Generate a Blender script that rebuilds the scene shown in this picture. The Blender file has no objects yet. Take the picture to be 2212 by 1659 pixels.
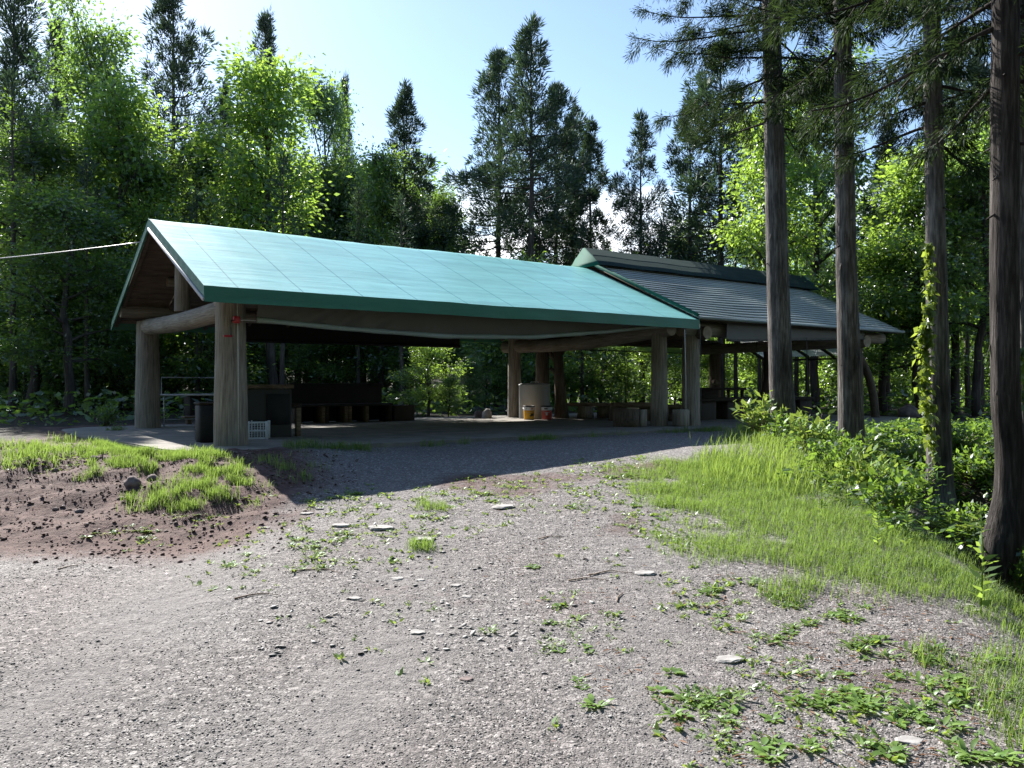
import bpy, bmesh, math, random
import numpy as np
from mathutils import Vector, Matrix, Quaternion

S = bpy.context.scene
C = S.collection
R = math.radians
rnd = random.Random(7)
rng = np.random.default_rng(7)

# ------------------------------------------------------------------ camera, sky, sun, exposure
F, CX, CY, CAMZ = 1736.0, 1106.0, 829.5, 0.95          # focal length and centre in a 2212 px wide view of the photograph
cam = bpy.data.cameras.new("camera")
cam.sensor_width = 36.0
cam.lens = 36.0 * F / 2212.0
cam.clip_end = 2000
camera = bpy.data.objects.new("camera", cam)
C.objects.link(camera)
camera.location = (0, 0, CAMZ)
camera.rotation_euler = (R(90), 0, 0)
S.camera = camera

TH = math.atan2(0.581, 0.814)                            # direction of the pavilions' long side
SUN_EL, SUN_AZ = R(36.5), -TH                            # the sun stands behind the pavilions, to the left
sun_dir = Vector((math.sin(SUN_AZ) * math.cos(SUN_EL), math.cos(SUN_AZ) * math.cos(SUN_EL), math.sin(SUN_EL)))
ld = bpy.data.lights.new("sun", 'SUN')
ld.energy = 5.0
ld.angle = R(0.53)
ld.color = (1.0, 0.955, 0.88)
sun = bpy.data.objects.new("sun", ld)
C.objects.link(sun)
sun.location = (-20, 40, 40)
sun.rotation_euler = sun_dir.to_track_quat('Z', 'Y').to_euler()

wd = bpy.data.worlds.new("World")
S.world = wd
wd.use_nodes = True
nt = wd.node_tree
nt.nodes.clear()
wo = nt.nodes.new("ShaderNodeOutputWorld")
bg = nt.nodes.new("ShaderNodeBackground")
sky = nt.nodes.new("ShaderNodeTexSky")
sky.sky_type = 'NISHITA'
sky.sun_disc = False
sky.sun_elevation = SUN_EL
sky.sun_rotation = SUN_AZ
sky.air_density = 1.0
sky.dust_density = 0.32
sky.ozone_density = 2.0
bg.inputs['Strength'].default_value = 0.085
# a few fair-weather clouds low over the trees
tc = nt.nodes.new("ShaderNodeTexCoord")
mp = nt.nodes.new("ShaderNodeMapping")
mp.inputs['Scale'].default_value = (1, 1, 2.6)
mp.inputs['Location'].default_value = (0.35, 0.1, 0.2)
ns = nt.nodes.new("ShaderNodeTexNoise")
ns.inputs['Scale'].default_value = 4.2
ns.inputs['Detail'].default_value = 7
ns.inputs['Roughness'].default_value = 0.55
cr = nt.nodes.new("ShaderNodeMapRange")
cr.inputs['From Min'].default_value = 0.50
cr.inputs['From Max'].default_value = 0.60
sx = nt.nodes.new("ShaderNodeSeparateXYZ")
lo = nt.nodes.new("ShaderNodeMapRange")
lo.inputs['From Min'].default_value = 0.27
lo.inputs['From Max'].default_value = 0.17
mu = nt.nodes.new("ShaderNodeMath"); mu.operation = 'MULTIPLY'
mx = nt.nodes.new("ShaderNodeMixRGB")
mx.inputs['Color2'].default_value = (11.5, 11.6, 12.0, 1)
nt.links.new(tc.outputs['Generated'], mp.inputs['Vector'])
nt.links.new(mp.outputs[0], ns.inputs['Vector'])
nt.links.new(ns.outputs['Fac'], cr.inputs['Value'])
nt.links.new(tc.outputs['Generated'], sx.inputs[0])
nt.links.new(sx.outputs['Z'], lo.inputs['Value'])
nt.links.new(cr.outputs[0], mu.inputs[0])
nt.links.new(lo.outputs[0], mu.inputs[1])
nt.links.new(mu.outputs[0], mx.inputs['Fac'])
nt.links.new(sky.outputs[0], mx.inputs['Color1'])
nt.links.new(mx.outputs[0], bg.inputs['Color'])
nt.links.new(bg.outputs[0], wo.inputs['Surface'])

S.view_settings.view_transform = 'Standard'
S.view_settings.look = 'None'
S.view_settings.exposure = 1.42
S.view_settings.gamma = 1.0
S.render.engine = 'CYCLES'
cy = S.cycles
cy.max_bounces = 7
cy.diffuse_bounces = 3
cy.glossy_bounces = 2
cy.transmission_bounces = 4
cy.transparent_max_bounces = 6
cy.caustics_reflective = False
cy.caustics_refractive = False
S.render.filter_size = 1.1

# ------------------------------------------------------------------ helpers: places
P1 = Vector((-4.37, 12.49, 0))
FRAME = Matrix.Translation(P1) @ Matrix.Rotation(TH, 4, 'Z')   # local (s along the roofs, t towards the wood, z)
def W(s, t, z=0.0): return FRAME @ Vector((s, t, z))
def at(px, py, D): return Vector(((px - CX) / F * D, D, CAMZ + (CY - py) / F * D))
def at_z(px, py, z=0.0):
    D = (CAMZ - z) * F / (py - CY)
    return Vector(((px - CX) / F * D, D, z))
def sm(a, b, x):
    t = np.clip((np.asarray(x, float) - a) / (b - a), 0, 1)
    return t * t * (3 - 2 * t)
def vnoise(x, y, seed=0):
    x = np.asarray(x, float); y = np.asarray(y, float)
    xi = np.floor(x).astype(np.int64); yi = np.floor(y).astype(np.int64)
    xf = x - xi; yf = y - yi
    xf = xf * xf * (3 - 2 * xf); yf = yf * yf * (3 - 2 * yf)
    def hsh(a, b):
        n = (a * 374761393 + b * 668265263 + seed * 974711) & 0x7fffffff
        n = ((n ^ (n >> 13)) * 1274126177) & 0x7fffffff
        return ((n ^ (n >> 16)) & 0xffff) / 65535.0
    return (hsh(xi, yi) * (1 - xf) + hsh(xi + 1, yi) * xf) * (1 - yf) + (hsh(xi, yi + 1) * (1 - xf) + hsh(xi + 1, yi + 1) * xf) * yf
def fbm(x, y, seed=0, o=4):
    a, s, f = 0.5, 0, 1.0
    for i in range(o):
        s = s + a * vnoise(x * f, y * f, seed + i); a *= 0.5; f *= 2.03
    return s
def local_st(x, y):
    dx = np.asarray(x, float) - P1.x; dy = np.asarray(y, float) - P1.y
    c, s_ = math.cos(TH), math.sin(TH)
    return dx * c + dy * s_, -dx * s_ + dy * c
def ditch_x(y): return 4.75 + 0.27 * np.clip(np.asarray(y, float) - 6, -3, 6)
def height(x, y):
    x = np.asarray(x, float); y = np.asarray(y, float)
    z = -0.68 + 0.63 * sm(2.5, 14.5, y)
    wl = sm(-1.7, -3.3, x)
    lump = 0.10 * (fbm(x * 1.5, y * 1.5, 3) - .47) + 0.07 * (fbm(x * 4.5, y * 4.5, 9) - .47) + .03 * np.abs(fbm(x * 8, y * 8, 12) - .47)
    zl = -0.60 + 0.60 * sm(7.3, 10.3, y + 0.5 * (fbm(x * .8, y * .8, 21) - .5)) + lump * sm(7.2, 8.4, y) * (1 - .8 * sm(11, 13, y)) * 1.7
    z = z * (1 - wl) + zl * wl
    z = z - 0.80 * np.exp(-((x - ditch_x(y)) / 0.85) ** 2) * sm(1.5, 4.5, y) * (1 - sm(9.5, 12.5, y))
    z = z + 0.07 * sm(1.2, 3.0, x) * sm(3, 7, y) * (1 - sm(12, 14, y))
    z = z + 0.028 * (fbm(x * 2, y * 2, 5) - .47) + 0.012 * (fbm(x * 9, y * 9, 6) - .47)
    z = z + 0.5 * (fbm(x * .12, y * .12, 8) - .47) * sm(24, 34, y)
    r = np.hypot(x, y)
    z = z + 0.07 * np.clip(r - 55, 0, 120)
    s, t = local_st(x, y)
    ins = sm(-1.7, -1.3, s) * sm(19.1, 18.7, s) * sm(-1.0, -.8, t) * sm(7.5, 7.2, t)
    return z * (1 - ins) + np.minimum(z, -0.14) * ins
def hz(x, y): return float(height(x, y))
def hit(px, py):
    """where the lines of sight through these points of the photograph meet the ground"""
    px = np.atleast_1d(np.asarray(px, float)); py = np.atleast_1d(np.asarray(py, float))
    D = 2.2 * (70 / 2.2) ** np.linspace(0, 1, 420)
    X = (px[:, None] - CX) / F * D; Z = CAMZ + (CY - py[:, None]) / F * D
    below = Z <= height(X, np.broadcast_to(D, X.shape))
    i = np.where(below.any(1), below.argmax(1), len(D) - 1)
    d = D[i]
    x = (px - CX) / F * d
    return np.stack([x, d, height(x, d)], 1)

# ------------------------------------------------------------------ helpers: meshes
class MB:
    def __init__(s): s.v, s.f, s.m, s.n = [], [], [], 0
    def add(s, v, f, mi=0):
        v = np.asarray(v, np.float32).reshape(-1, 3)
        s.v.append(v)
        if not isinstance(f, (list, tuple)) or (len(f) and not hasattr(f[0], '__len__')): f = np.asarray(f)
        if isinstance(f, np.ndarray):
            s.f.append(f.astype(np.int32) + s.n); s.m.append(np.full(len(f), mi, np.int32))
        else:
            by = {}
            for q in f: by.setdefault(len(q), []).append(q)
            for k, q in by.items():
                s.f.append(np.asarray(q, np.int32) + s.n); s.m.append(np.full(len(q), mi, np.int32))
        s.n += len(v)
        return s
    def mesh(s, name, mats, smooth=False):
        v = np.concatenate(s.v)
        me = bpy.data.meshes.new(name)
        me.vertices.add(len(v)); me.vertices.foreach_set('co', v.ravel())
        lt = np.concatenate([np.full(len(f), f.shape[1], np.int32) for f in s.f])
        li = np.concatenate([f.ravel() for f in s.f])
        me.loops.add(len(li)); me.loops.foreach_set('vertex_index', li)
        me.polygons.add(len(lt))
        me.polygons.foreach_set('loop_start', np.concatenate([[0], np.cumsum(lt)[:-1]]).astype(np.int32))
        me.polygons.foreach_set('loop_total', lt)
        me.polygons.foreach_set('material_index', np.concatenate(s.m))
        if smooth: me.polygons.foreach_set('use_smooth', np.ones(len(lt), bool))
        for m in (mats if isinstance(mats, (list, tuple)) else [mats]): me.materials.append(m)
        me.update(calc_edges=True); me.validate()
        return me
    def build(s, name, mats, parent=None, M=None, smooth=False, keep=True):
        o = bpy.data.objects.new(name, s.mesh(name, mats, smooth))
        return link(o, parent, M, keep)
    # shapes
    def box(s, c, d, rz=0, bevel=0.01, mi=0, rot=None):
        bm = bmesh.new()
        bmesh.ops.create_cube(bm, size=1)
        for v in bm.verts: v.co = Vector((v.co.x * d[0], v.co.y * d[1], v.co.z * d[2]))
        b = min(bevel, min(d) * .3)
        if b > 0: bmesh.ops.bevel(bm, geom=list(bm.edges), offset=b, segments=1, affect='EDGES')
        M = Matrix.Translation(c) @ (rot.to_4x4() if rot else Matrix.Rotation(rz, 4, 'Z'))
        bm.verts.index_update()
        s.add([tuple(M @ v.co) for v in bm.verts], [tuple(v.index for v in f.verts) for f in bm.faces], mi)
        bm.free()
        return s
    def beam(s, a, b, w, h, bevel=.006, mi=0):
        a, b = Vector(a), Vector(b); d = b - a
        q = d.to_track_quat('X', 'Z').to_matrix()
        return s.box((a + b) / 2, (d.length, w, h), bevel=bevel, mi=mi, rot=q)
    def tube(s, pts, rad, n=8, mi=0, cap=True, lump=0.0, seed=0):
        pts = np.asarray(pts, float); k = len(pts)
        rad = np.broadcast_to(np.asarray(rad, float), (k,))
        tan = np.gradient(pts, axis=0); tan /= np.linalg.norm(tan, axis=1)[:, None] + 1e-9
        ref = np.array([0.31, 0.17, 0.93]) if abs(tan[0, 2]) < .9 else np.array([1.0, 0.05, 0])
        V = []
        a = np.linspace(0, 2 * np.pi, n, endpoint=False)
        for i in range(k):
            u = np.cross(tan[i], ref); u /= np.linalg.norm(u) + 1e-9
            w = np.cross(tan[i], u)
            r = rad[i] * (1 + (lump * (vnoise(a * 1.3 + 7, np.full(n, i * .7), seed) - .5) if lump else 0))
            V.append(pts[i] + (np.cos(a) * r)[:, None] * u + (np.sin(a) * r)[:, None] * w)
        i, j = np.meshgrid(np.arange(k - 1), np.arange(n), indexing='ij')
        q = np.stack([i * n + j, i * n + (j + 1) % n, (i + 1) * n + (j + 1) % n, (i + 1) * n + j], -1).reshape(-1, 4)
        f = [tuple(x) for x in q]
        if cap: f += [tuple(range(n))[::-1], tuple((k - 1) * n + z for z in range(n))]
        return s.add(np.concatenate(V), f, mi)
    def lathe(s, prof, n=28, c=(0, 0, 0), mi=0):
        a = np.linspace(0, 2 * np.pi, n, endpoint=False)
        V = np.concatenate([np.stack([np.cos(a) * r, np.sin(a) * r, np.full(n, z)], 1) for r, z in prof]) + np.array(c)
        f = []
        for i in range(len(prof) - 1):
            for j in range(n): f.append((i * n + j, i * n + (j + 1) % n, (i + 1) * n + (j + 1) % n, (i + 1) * n + j))
        return s.add(V, f, mi)

def link(o, parent=None, M=None, keep=True):
    """keep: M is a place in the world; otherwise it is a place under the parent"""
    C.objects.link(o)
    if M is not None: o.matrix_basis = M
    if parent is not None:
        o.parent = parent
        if keep: o.matrix_parent_inverse = (parent.matrix_basis if parent.parent is None else parent.parent.matrix_basis @ parent.matrix_basis if False else world_of(parent)).inverted()
    return o
def world_of(o):
    return o.matrix_basis if o.parent is None else world_of(o.parent) @ o.matrix_parent_inverse @ o.matrix_basis
def tag(o, label=None, cat=None, group=None, kind=None):
    if label: o['label'] = label
    if cat: o['category'] = cat
    if group: o['group'] = group
    if kind: o['kind'] = kind
    return o
def thing(name, label, cat, M, group=None):
    o = bpy.data.objects.new(name, None)
    o.empty_display_size = .2
    C.objects.link(o)
    o.matrix_basis = M if isinstance(M, Matrix) else Matrix.Translation(M)
    return tag(o, label, cat, group)
def dup(root, M, label=None, group=None):
    r = root.copy(); C.objects.link(r); r.matrix_basis = M
    if label: r['label'] = label
    if group: r['group'] = group
    for ch in KIDS.get(root.name, []):
        c = ch.copy(); C.objects.link(c); c.parent = r
    return r
KIDS = {}
def place(x, y, rz=0, sc=1.0, dz=0.0, z=None, tilt=0):
    return Matrix.Translation((x, y, (hz(x, y) if z is None else z) + dz)) @ Matrix.Rotation(rz, 4, 'Z') @ Matrix.Rotation(tilt, 4, 'X') @ Matrix.Scale(sc, 4)

def unit(v): return v / (np.linalg.norm(v, axis=-1, keepdims=True) + 1e-9)
def leaves(P, D, L, Wd, seed, flat=0.6):
    """rhombic leaf faces: base P, direction D, length L, width Wd"""
    r = np.random.default_rng(seed); n = len(P)
    D = unit(D)
    up = unit(np.array([0, 0, 1.0]) * flat + r.normal(0, .6, (n, 3)))
    sd = unit(np.cross(D, up)) * (np.asarray(Wd) * .5).reshape(-1, 1)
    L = np.asarray(L).reshape(-1, 1)
    nrm = unit(np.cross(sd, D))
    mid = P + D * L * .42 + nrm * L * .06
    V = np.stack([P, mid + sd, P + D * L, mid - sd], 1).reshape(-1, 3)
    return V, np.arange(4 * n).reshape(-1, 4)
def blades(P, H, Wd, lean, seed, droop=.35):
    r = np.random.default_rng(seed); n = len(P)
    a = r.uniform(0, 2 * np.pi, n)
    dirh = np.stack([np.cos(a), np.sin(a), np.zeros(n)], 1)
    side = np.stack([-np.sin(a + r.normal(0, .8, n)), np.cos(a), np.zeros(n)], 1)
    side = unit(side) * (np.asarray(Wd) * .5).reshape(-1, 1)
    H = np.asarray(H).reshape(-1, 1); lean = np.asarray(lean).reshape(-1, 1)
    up = np.array([0, 0, 1.0])
    m = P + up * H * .55 + dirh * H * lean * .35
    t = P + up * H * (1 - droop * lean) + dirh * H * lean
    V = np.stack([P - side, P + side, m + side * .75, m - side * .75, t], 1).reshape(-1, 3)
    b = (np.arange(n) * 5)[:, None]
    return V, b + np.array([0, 1, 2, 3]), b + np.array([3, 2, 4])

# ------------------------------------------------------------------ helpers: materials
def mat(name):
    m = bpy.data.materials.new(name); m.use_nodes = True
    t = m.node_tree; t.nodes.clear()
    o = t.nodes.new("ShaderNodeOutputMaterial")
    return m, t, o
def node(t, kind, **kw):
    n = t.nodes.new(kind)
    for k, v in kw.items():
        if k in n.inputs.keys(): n.inputs[k].default_value = v
        else: setattr(n, k, v)
    return n
def ramp(t, src, stops):
    n = t.nodes.new("ShaderNodeValToRGB"); e = n.color_ramp.elements
    while len(e) < len(stops): e.new(.5)
    for x, (p, c) in zip(e, stops): x.position = p; x.color = (*c, 1) if len(c) == 3 else c
    t.links.new(src, n.inputs['Fac'])
    return n.outputs['Color']
def coords(t, scale=(1, 1, 1), kind='Object'):
    a = t.nodes.new("ShaderNodeTexCoord"); b = t.nodes.new("ShaderNodeMapping")
    b.inputs['Scale'].default_value = scale
    t.links.new(a.outputs[kind], b.inputs['Vector'])
    return b.outputs[0]
def noise(t, vec, scale, detail=5, rough=.55):
    n = node(t, "ShaderNodeTexNoise", Scale=scale, Detail=detail, Roughness=rough)
    t.links.new(vec, n.inputs['Vector'])
    return n.outputs['Fac']
def leaf_mat(name, dark, light, trans, tw=.45, gloss=.05, rough=.45):
    m, t, o = mat(name)
    g = t.nodes.new("ShaderNodeNewGeometry")
    c1 = ramp(t, g.outputs['Random Per Island'], [(0, dark), (1, light)])
    oi = t.nodes.new("ShaderNodeObjectInfo")
    hs = node(t, "ShaderNodeHueSaturation")
    mr = node(t, "ShaderNodeMapRange"); mr.inputs['To Min'].default_value = .8; mr.inputs['To Max'].default_value = 1.2
    t.links.new(oi.outputs['Random'], mr.inputs['Value']); t.links.new(mr.outputs[0], hs.inputs['Value'])
    t.links.new(c1, hs.inputs['Color'])
    d = node(t, "ShaderNodeBsdfDiffuse"); t.links.new(hs.outputs[0], d.inputs['Color'])
    tr = node(t, "ShaderNodeBsdfTranslucent"); 
    c2 = ramp(t, g.outputs['Random Per Island'], [(0, tuple(x * .55 for x in trans)), (1, trans)])
    t.links.new(c2, tr.inputs['Color'])
    a = node(t, "ShaderNodeMixShader", Fac=tw)
    a.inputs[0].default_value = tw
    t.links.new(d.outputs[0], a.inputs[1]); t.links.new(tr.outputs[0], a.inputs[2])
    gl = node(t, "ShaderNodeBsdfGlossy", Roughness=rough)
    gl.inputs['Color'].default_value = (.9, .95, 1, 1)
    b = t.nodes.new("ShaderNodeMixShader"); b.inputs[0].default_value = gloss
    t.links.new(a.outputs[0], b.inputs[1]); t.links.new(gl.outputs[0], b.inputs[2])
    t.links.new(b.outputs[0], o.inputs['Surface'])
    return m
def streak_mat(name, cols, along=(14, 14, .8), rough=.8, bump=.4, spec=.25, blotch=.5):
    """wood with its grain along the object's own long axis"""
    m, t, o = mat(name)
    v = coords(t, along)
    f1 = noise(t, v, 3.0, 8, .62)
    f2 = noise(t, coords(t, (1, 1, .6)), 1.7, 4)
    ad = node(t, "ShaderNodeMath", operation='MULTIPLY_ADD'); ad.inputs[1].default_value = blotch
    t.links.new(f2, ad.inputs[0]); t.links.new(f1, ad.inputs[2])
    sb = node(t, "ShaderNodeMath", operation='SUBTRACT'); sb.inputs[1].default_value = blotch * .5
    t.links.new(ad.outputs[0], sb.inputs[0])
    n = len(cols)
    c = ramp(t, sb.outputs[0], [(.25 + .5 * i / (n - 1), k) for i, k in enumerate(cols)])
    p = node(t, "ShaderNodeBsdfPrincipled", Roughness=rough)
    p.inputs['Specular IOR Level'].default_value = spec
    t.links.new(c, p.inputs['Base Color'])
    bp = node(t, "ShaderNodeBump", Strength=bump, Distance=.02)
    t.links.new(f1, bp.inputs['Height']); t.links.new(bp.outputs[0], p.inputs['Normal'])
    t.links.new(p.outputs[0], o.inputs['Surface'])
    return m
def plain_mat(name, a, b, scale=6, rough=.6, bump=.15, metal=0, spec=.4, stretch=(1, 1, 1)):
    m, t, o = mat(name)
    f = noise(t, coords(t, stretch), scale, 6, .6)
    p = node(t, "ShaderNodeBsdfPrincipled", Roughness=rough, Metallic=metal)
    p.inputs['Specular IOR Level'].default_value = spec
    t.links.new(ramp(t, f, [(.3, a), (.7, b)]), p.inputs['Base Color'])
    bp = node(t, "ShaderNodeBump", Strength=bump, Distance=.01)
    t.links.new(f, bp.inputs['Height']); t.links.new(bp.outputs[0], p.inputs['Normal'])
    t.links.new(p.outputs[0], o.inputs['Surface'])
    return m

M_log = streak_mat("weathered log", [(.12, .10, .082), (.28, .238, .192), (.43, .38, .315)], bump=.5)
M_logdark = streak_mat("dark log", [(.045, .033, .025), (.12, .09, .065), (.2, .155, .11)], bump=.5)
M_end = plain_mat("end grain", (.22, .16, .10), (.36, .28, .19), 9)
M_plank = streak_mat("roof boards", [(.06, .046, .035), (.135, .105, .08), (.20, .16, .12)], along=(1.2, 16, 16))
M_darkwood = streak_mat("dark stained wood", [(.018, .014, .012), (.04, .03, .024), (.07, .054, .04)], along=(2, 12, 12))
M_bench = streak_mat("bench wood", [(.06, .04, .028), (.16, .11, .075), (.28, .2, .13)], along=(1.5, 12, 12))
M_black = plain_mat("black sheet", (.006, .006, .007), (.018, .017, .017), 5, .7)
M_white = plain_mat("white paint", (.62, .63, .66), (.8, .8, .82), 8, .5, .05)
M_lilac = plain_mat("pale verge board", (.55, .52, .60), (.78, .76, .80), 14, .6, .1)
M_red = plain_mat("red paint", (.34, .02, .03), (.5, .04, .05), 8, .35, .05)
M_steel = plain_mat("galvanised steel", (.36, .36, .36), (.56, .56, .57), 5, .5, .06, .35)
M_conc = plain_mat("concrete", (.15, .14, .125), (.27, .25, .225), 2.2, .9, .25)
M_tank = plain_mat("grey tank", (.27, .275, .275), (.37, .375, .37), 3, .7, .08, stretch=(1, 1, .3))
M_rope = plain_mat("pale rope", (.5, .49, .45), (.68, .66, .6), 30, .8, .1)
M_wire = plain_mat("wire", (.5, .5, .5), (.7, .7, .7), 9, .4, .02)
M_dkrope = plain_mat("dark rope", (.05, .06, .05), (.1, .11, .09), 30, .8, .1)
M_stone = plain_mat("pale stone", (.21, .20, .195), (.42, .40, .385), 11, .9, .6)
M_rock = plain_mat("brown rock", (.11, .085, .08), (.26, .20, .19), 7, .9, .6)
M_twig = streak_mat("twig", [(.12, .08, .06), (.28, .2, .15), (.36, .28, .22)], along=(6, 6, 6))
M_cream = plain_mat("cream card", (.5, .46, .34), (.62, .57, .44), 5, .7, .05)
M_yellow = plain_mat("yellow pail", (.62, .30, .012), (.78, .42, .02), 7, .4, .04)
M_redp = plain_mat("red pail", (.42, .05, .035), (.55, .09, .06), 7, .4, .04)
M_ink = plain_mat("dark print", (.02, .02, .02), (.05, .05, .05), 7, .5, .02)
M_orange = plain_mat("orange print", (.6, .16, .04), (.7, .22, .06), 7, .5, .02)

def make_tarp(name, base, seam=True, rough=.42):
    m, t, o = mat(name)
    v = coords(t)
    f = noise(t, coords(t, (.35, 3.0, 3.0)), 1.6, 6, .6)
    f2 = noise(t, v, 1.1, 4)
    c = ramp(t, f, [(.3, tuple(x * .82 for x in base)), (.72, tuple(min(1, x * 1.18 + .01) for x in base))])
    p = node(t, "ShaderNodeBsdfPrincipled", Roughness=rough)
    p.inputs['Specular IOR Level'].default_value = .8
    col = c
    hgt = None
    if seam:
        sp = t.nodes.new("ShaderNodeSeparateXYZ"); t.links.new(v, sp.inputs[0])
        a = node(t, "ShaderNodeMath", operation='ADD'); a.inputs[1].default_value = 20.6
        t.links.new(sp.outputs['X'], a.inputs[0])
        fr = node(t, "ShaderNodeMath", operation='FRACT'); t.links.new(a.outputs[0], fr.inputs[0])
        sb = node(t, "ShaderNodeMath", operation='SUBTRACT'); sb.inputs[1].default_value = .5; t.links.new(fr.outputs[0], sb.inputs[0])
        ab = node(t, "ShaderNodeMath", operation='ABSOLUTE'); t.links.new(sb.outputs[0], ab.inputs[0])
        mr = node(t, "ShaderNodeMapRange"); mr.inputs['From Min'].default_value = .018; mr.inputs['From Max'].default_value = .004
        t.links.new(ab.outputs[0], mr.inputs['Value'])
        hgt = mr.outputs[0]
        mxr = t.nodes.new("ShaderNodeMixRGB"); mxr.inputs['Color2'].default_value = (.03, .21, .22, 1)
        t.links.new(hgt, mxr.inputs['Fac']); t.links.new(c, mxr.inputs['Color1'])
        col = mxr.outputs[0]
        rr = node(t, "ShaderNodeMapRange"); rr.inputs['To Min'].default_value = rough; rr.inputs['To Max'].default_value = rough
        t.links.new(hgt, rr.inputs['Value']); t.links.new(rr.outputs[0], p.inputs['Roughness'])
    t.links.new(col, p.inputs['Base Color'])
    bp = node(t, "ShaderNodeBump", Strength=.35, Distance=.03)
    ad = node(t, "ShaderNodeMath", operation='ADD'); t.links.new(f, ad.inputs[0]); t.links.new(f2, ad.inputs[1])
    t.links.new(ad.outputs[0], bp.inputs['Height'])
    t.links.new(bp.outputs[0], p.inputs['Normal'])
    t.links.new(p.outputs[0], o.inputs['Surface'])
    return m
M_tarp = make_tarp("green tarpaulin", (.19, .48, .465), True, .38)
M_flap_shade = make_tarp("green tarpaulin in shade", (.012, .14, .075), False, .6)  # same tarpaulin as the roof, its shade put into a darker colour
M_grey_roof = plain_mat("dark green roofing", (.28, .325, .325), (.38, .42, .415), 3.5, .42, .1, spec=.6, stretch=(.4, 4, 4))
M_cap = plain_mat("dark ridge metal", (.016, .030, .028), (.03, .048, .045), 4, .85, .06, spec=.08, stretch=(.4, 3, 3))
M_teal_trim = plain_mat("teal trim", (.012, .085, .062), (.02, .12, .09), 4, .75, .05, spec=.12)

def sheet_mat(name, base, tr, fac=.4):
    m, t, o = mat(name)
    f = noise(t, coords(t, (1, 1, 1)), 2.5, 6)
    c = ramp(t, f, [(.3, tuple(x * .8 for x in base)), (.7, base)])
    d = node(t, "ShaderNodeBsdfPrincipled", Roughness=.5); t.links.new(c, d.inputs['Base Color'])
    l = node(t, "ShaderNodeBsdfTranslucent"); l.inputs['Color'].default_value = (*tr, 1)
    a = t.nodes.new("ShaderNodeMixShader"); a.inputs[0].default_value = fac
    t.links.new(d.outputs[0], a.inputs[1]); t.links.new(l.outputs[0], a.inputs[2])
    t.links.new(a.outputs[0], o.inputs['Surface'])
    return m
M_curtain = sheet_mat("grey vinyl curtain", (.135, .125, .11), (.15, .15, .13), .2)
M_hem = sheet_mat("pale curtain hem", (.5, .58, .54), (.4, .5, .45), .35)
M_poly = sheet_mat("translucent sheet", (.8, .83, .85), (.95, .97, 1.0), .8)
def clear_mat():
    m, t, o = mat("clear green vinyl")
    d = node(t, "ShaderNodeBsdfPrincipled", Roughness=.3); d.inputs['Base Color'].default_value = (.25, .36, .32, 1)
    l = node(t, "ShaderNodeBsdfTransparent"); l.inputs['Color'].default_value = (.8, .92, .86, 1)
    a = t.nodes.new("ShaderNodeMixShader"); a.inputs[0].default_value = .5
    t.links.new(d.outputs[0], a.inputs[1]); t.links.new(l.outputs[0], a.inputs[2]); t.links.new(a.outputs[0], o.inputs['Surface'])
    return m
M_clear = clear_mat()
def brick_mat():
    m, t, o = mat("dark block")
    b = node(t, "ShaderNodeTexBrick", Scale=3.2)
    b.inputs['Color1'].default_value = (.045, .033, .027, 1); b.inputs['Color2'].default_value = (.065, .05, .04, 1)
    b.inputs['Mortar'].default_value = (.05, .048, .045, 1)
    t.links.new(coords(t), b.inputs['Vector'])
    p = node(t, "ShaderNodeBsdfPrincipled", Roughness=.85); t.links.new(b.outputs['Color'], p.inputs['Base Color'])
    t.links.new(p.outputs[0], o.inputs['Surface'])
    return m
M_brick = brick_mat()

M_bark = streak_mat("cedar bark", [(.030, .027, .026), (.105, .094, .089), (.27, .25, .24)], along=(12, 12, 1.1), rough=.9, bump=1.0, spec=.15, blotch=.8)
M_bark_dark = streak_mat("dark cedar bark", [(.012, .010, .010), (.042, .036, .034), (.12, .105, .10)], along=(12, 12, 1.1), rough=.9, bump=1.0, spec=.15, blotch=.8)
M_barkfar = streak_mat("far bark", [(.03, .024, .022), (.075, .06, .055), (.14, .115, .1)], along=(5, 5, .5), rough=.9, bump=.4, spec=.1)
M_sugi = leaf_mat("cedar foliage", (.026, .052, .034), (.052, .088, .048), (.075, .13, .045), .32, .05, .5)
M_sugi_near = leaf_mat("near cedar foliage", (.009, .021, .010), (.022, .040, .015), (.07, .115, .03), .26, .012, .5)
M_leaf = leaf_mat("broad leaf", (.022, .056, .016), (.048, .10, .026), (.34, .56, .085), .55, .08, .38)
M_leaf2 = leaf_mat("yellow green leaf", (.04, .09, .016), (.08, .16, .028), (.46, .70, .09), .57, .08, .38)
M_leaf3 = leaf_mat("deep leaf", (.015, .042, .012), (.032, .072, .02), (.30, .50, .06), .5, .07, .38)
M_weed = leaf_mat("weed leaf", (.10, .19, .04), (.18, .28, .065), (.45, .6, .1), .35, .04, .45)
M_grass = leaf_mat("grass blade", (.07, .135, .032), (.15, .235, .065), (.36, .53, .10), .42, .018, .5)
M_tallg = leaf_mat("tall grass blade", (.06, .12, .028), (.13, .21, .055), (.38, .54, .09), .45, .02, .5)
M_cover = leaf_mat("ground cover leaf", (.026, .066, .015), (.052, .11, .026), (.32, .52, .065), .45, .035, .42)
M_vine = leaf_mat("vine leaf", (.06, .11, .02), (.13, .18, .035), (.42, .55, .07), .5, .06, .4)
M_fern = leaf_mat("fern frond", (.06, .12, .02), (.10, .17, .03), (.4, .52, .06), .5, .05, .4)
M_dead = leaf_mat("dead leaf", (.12, .06, .03), (.24, .13, .07), (.2, .1, .05), .2, .03, .6)

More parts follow.
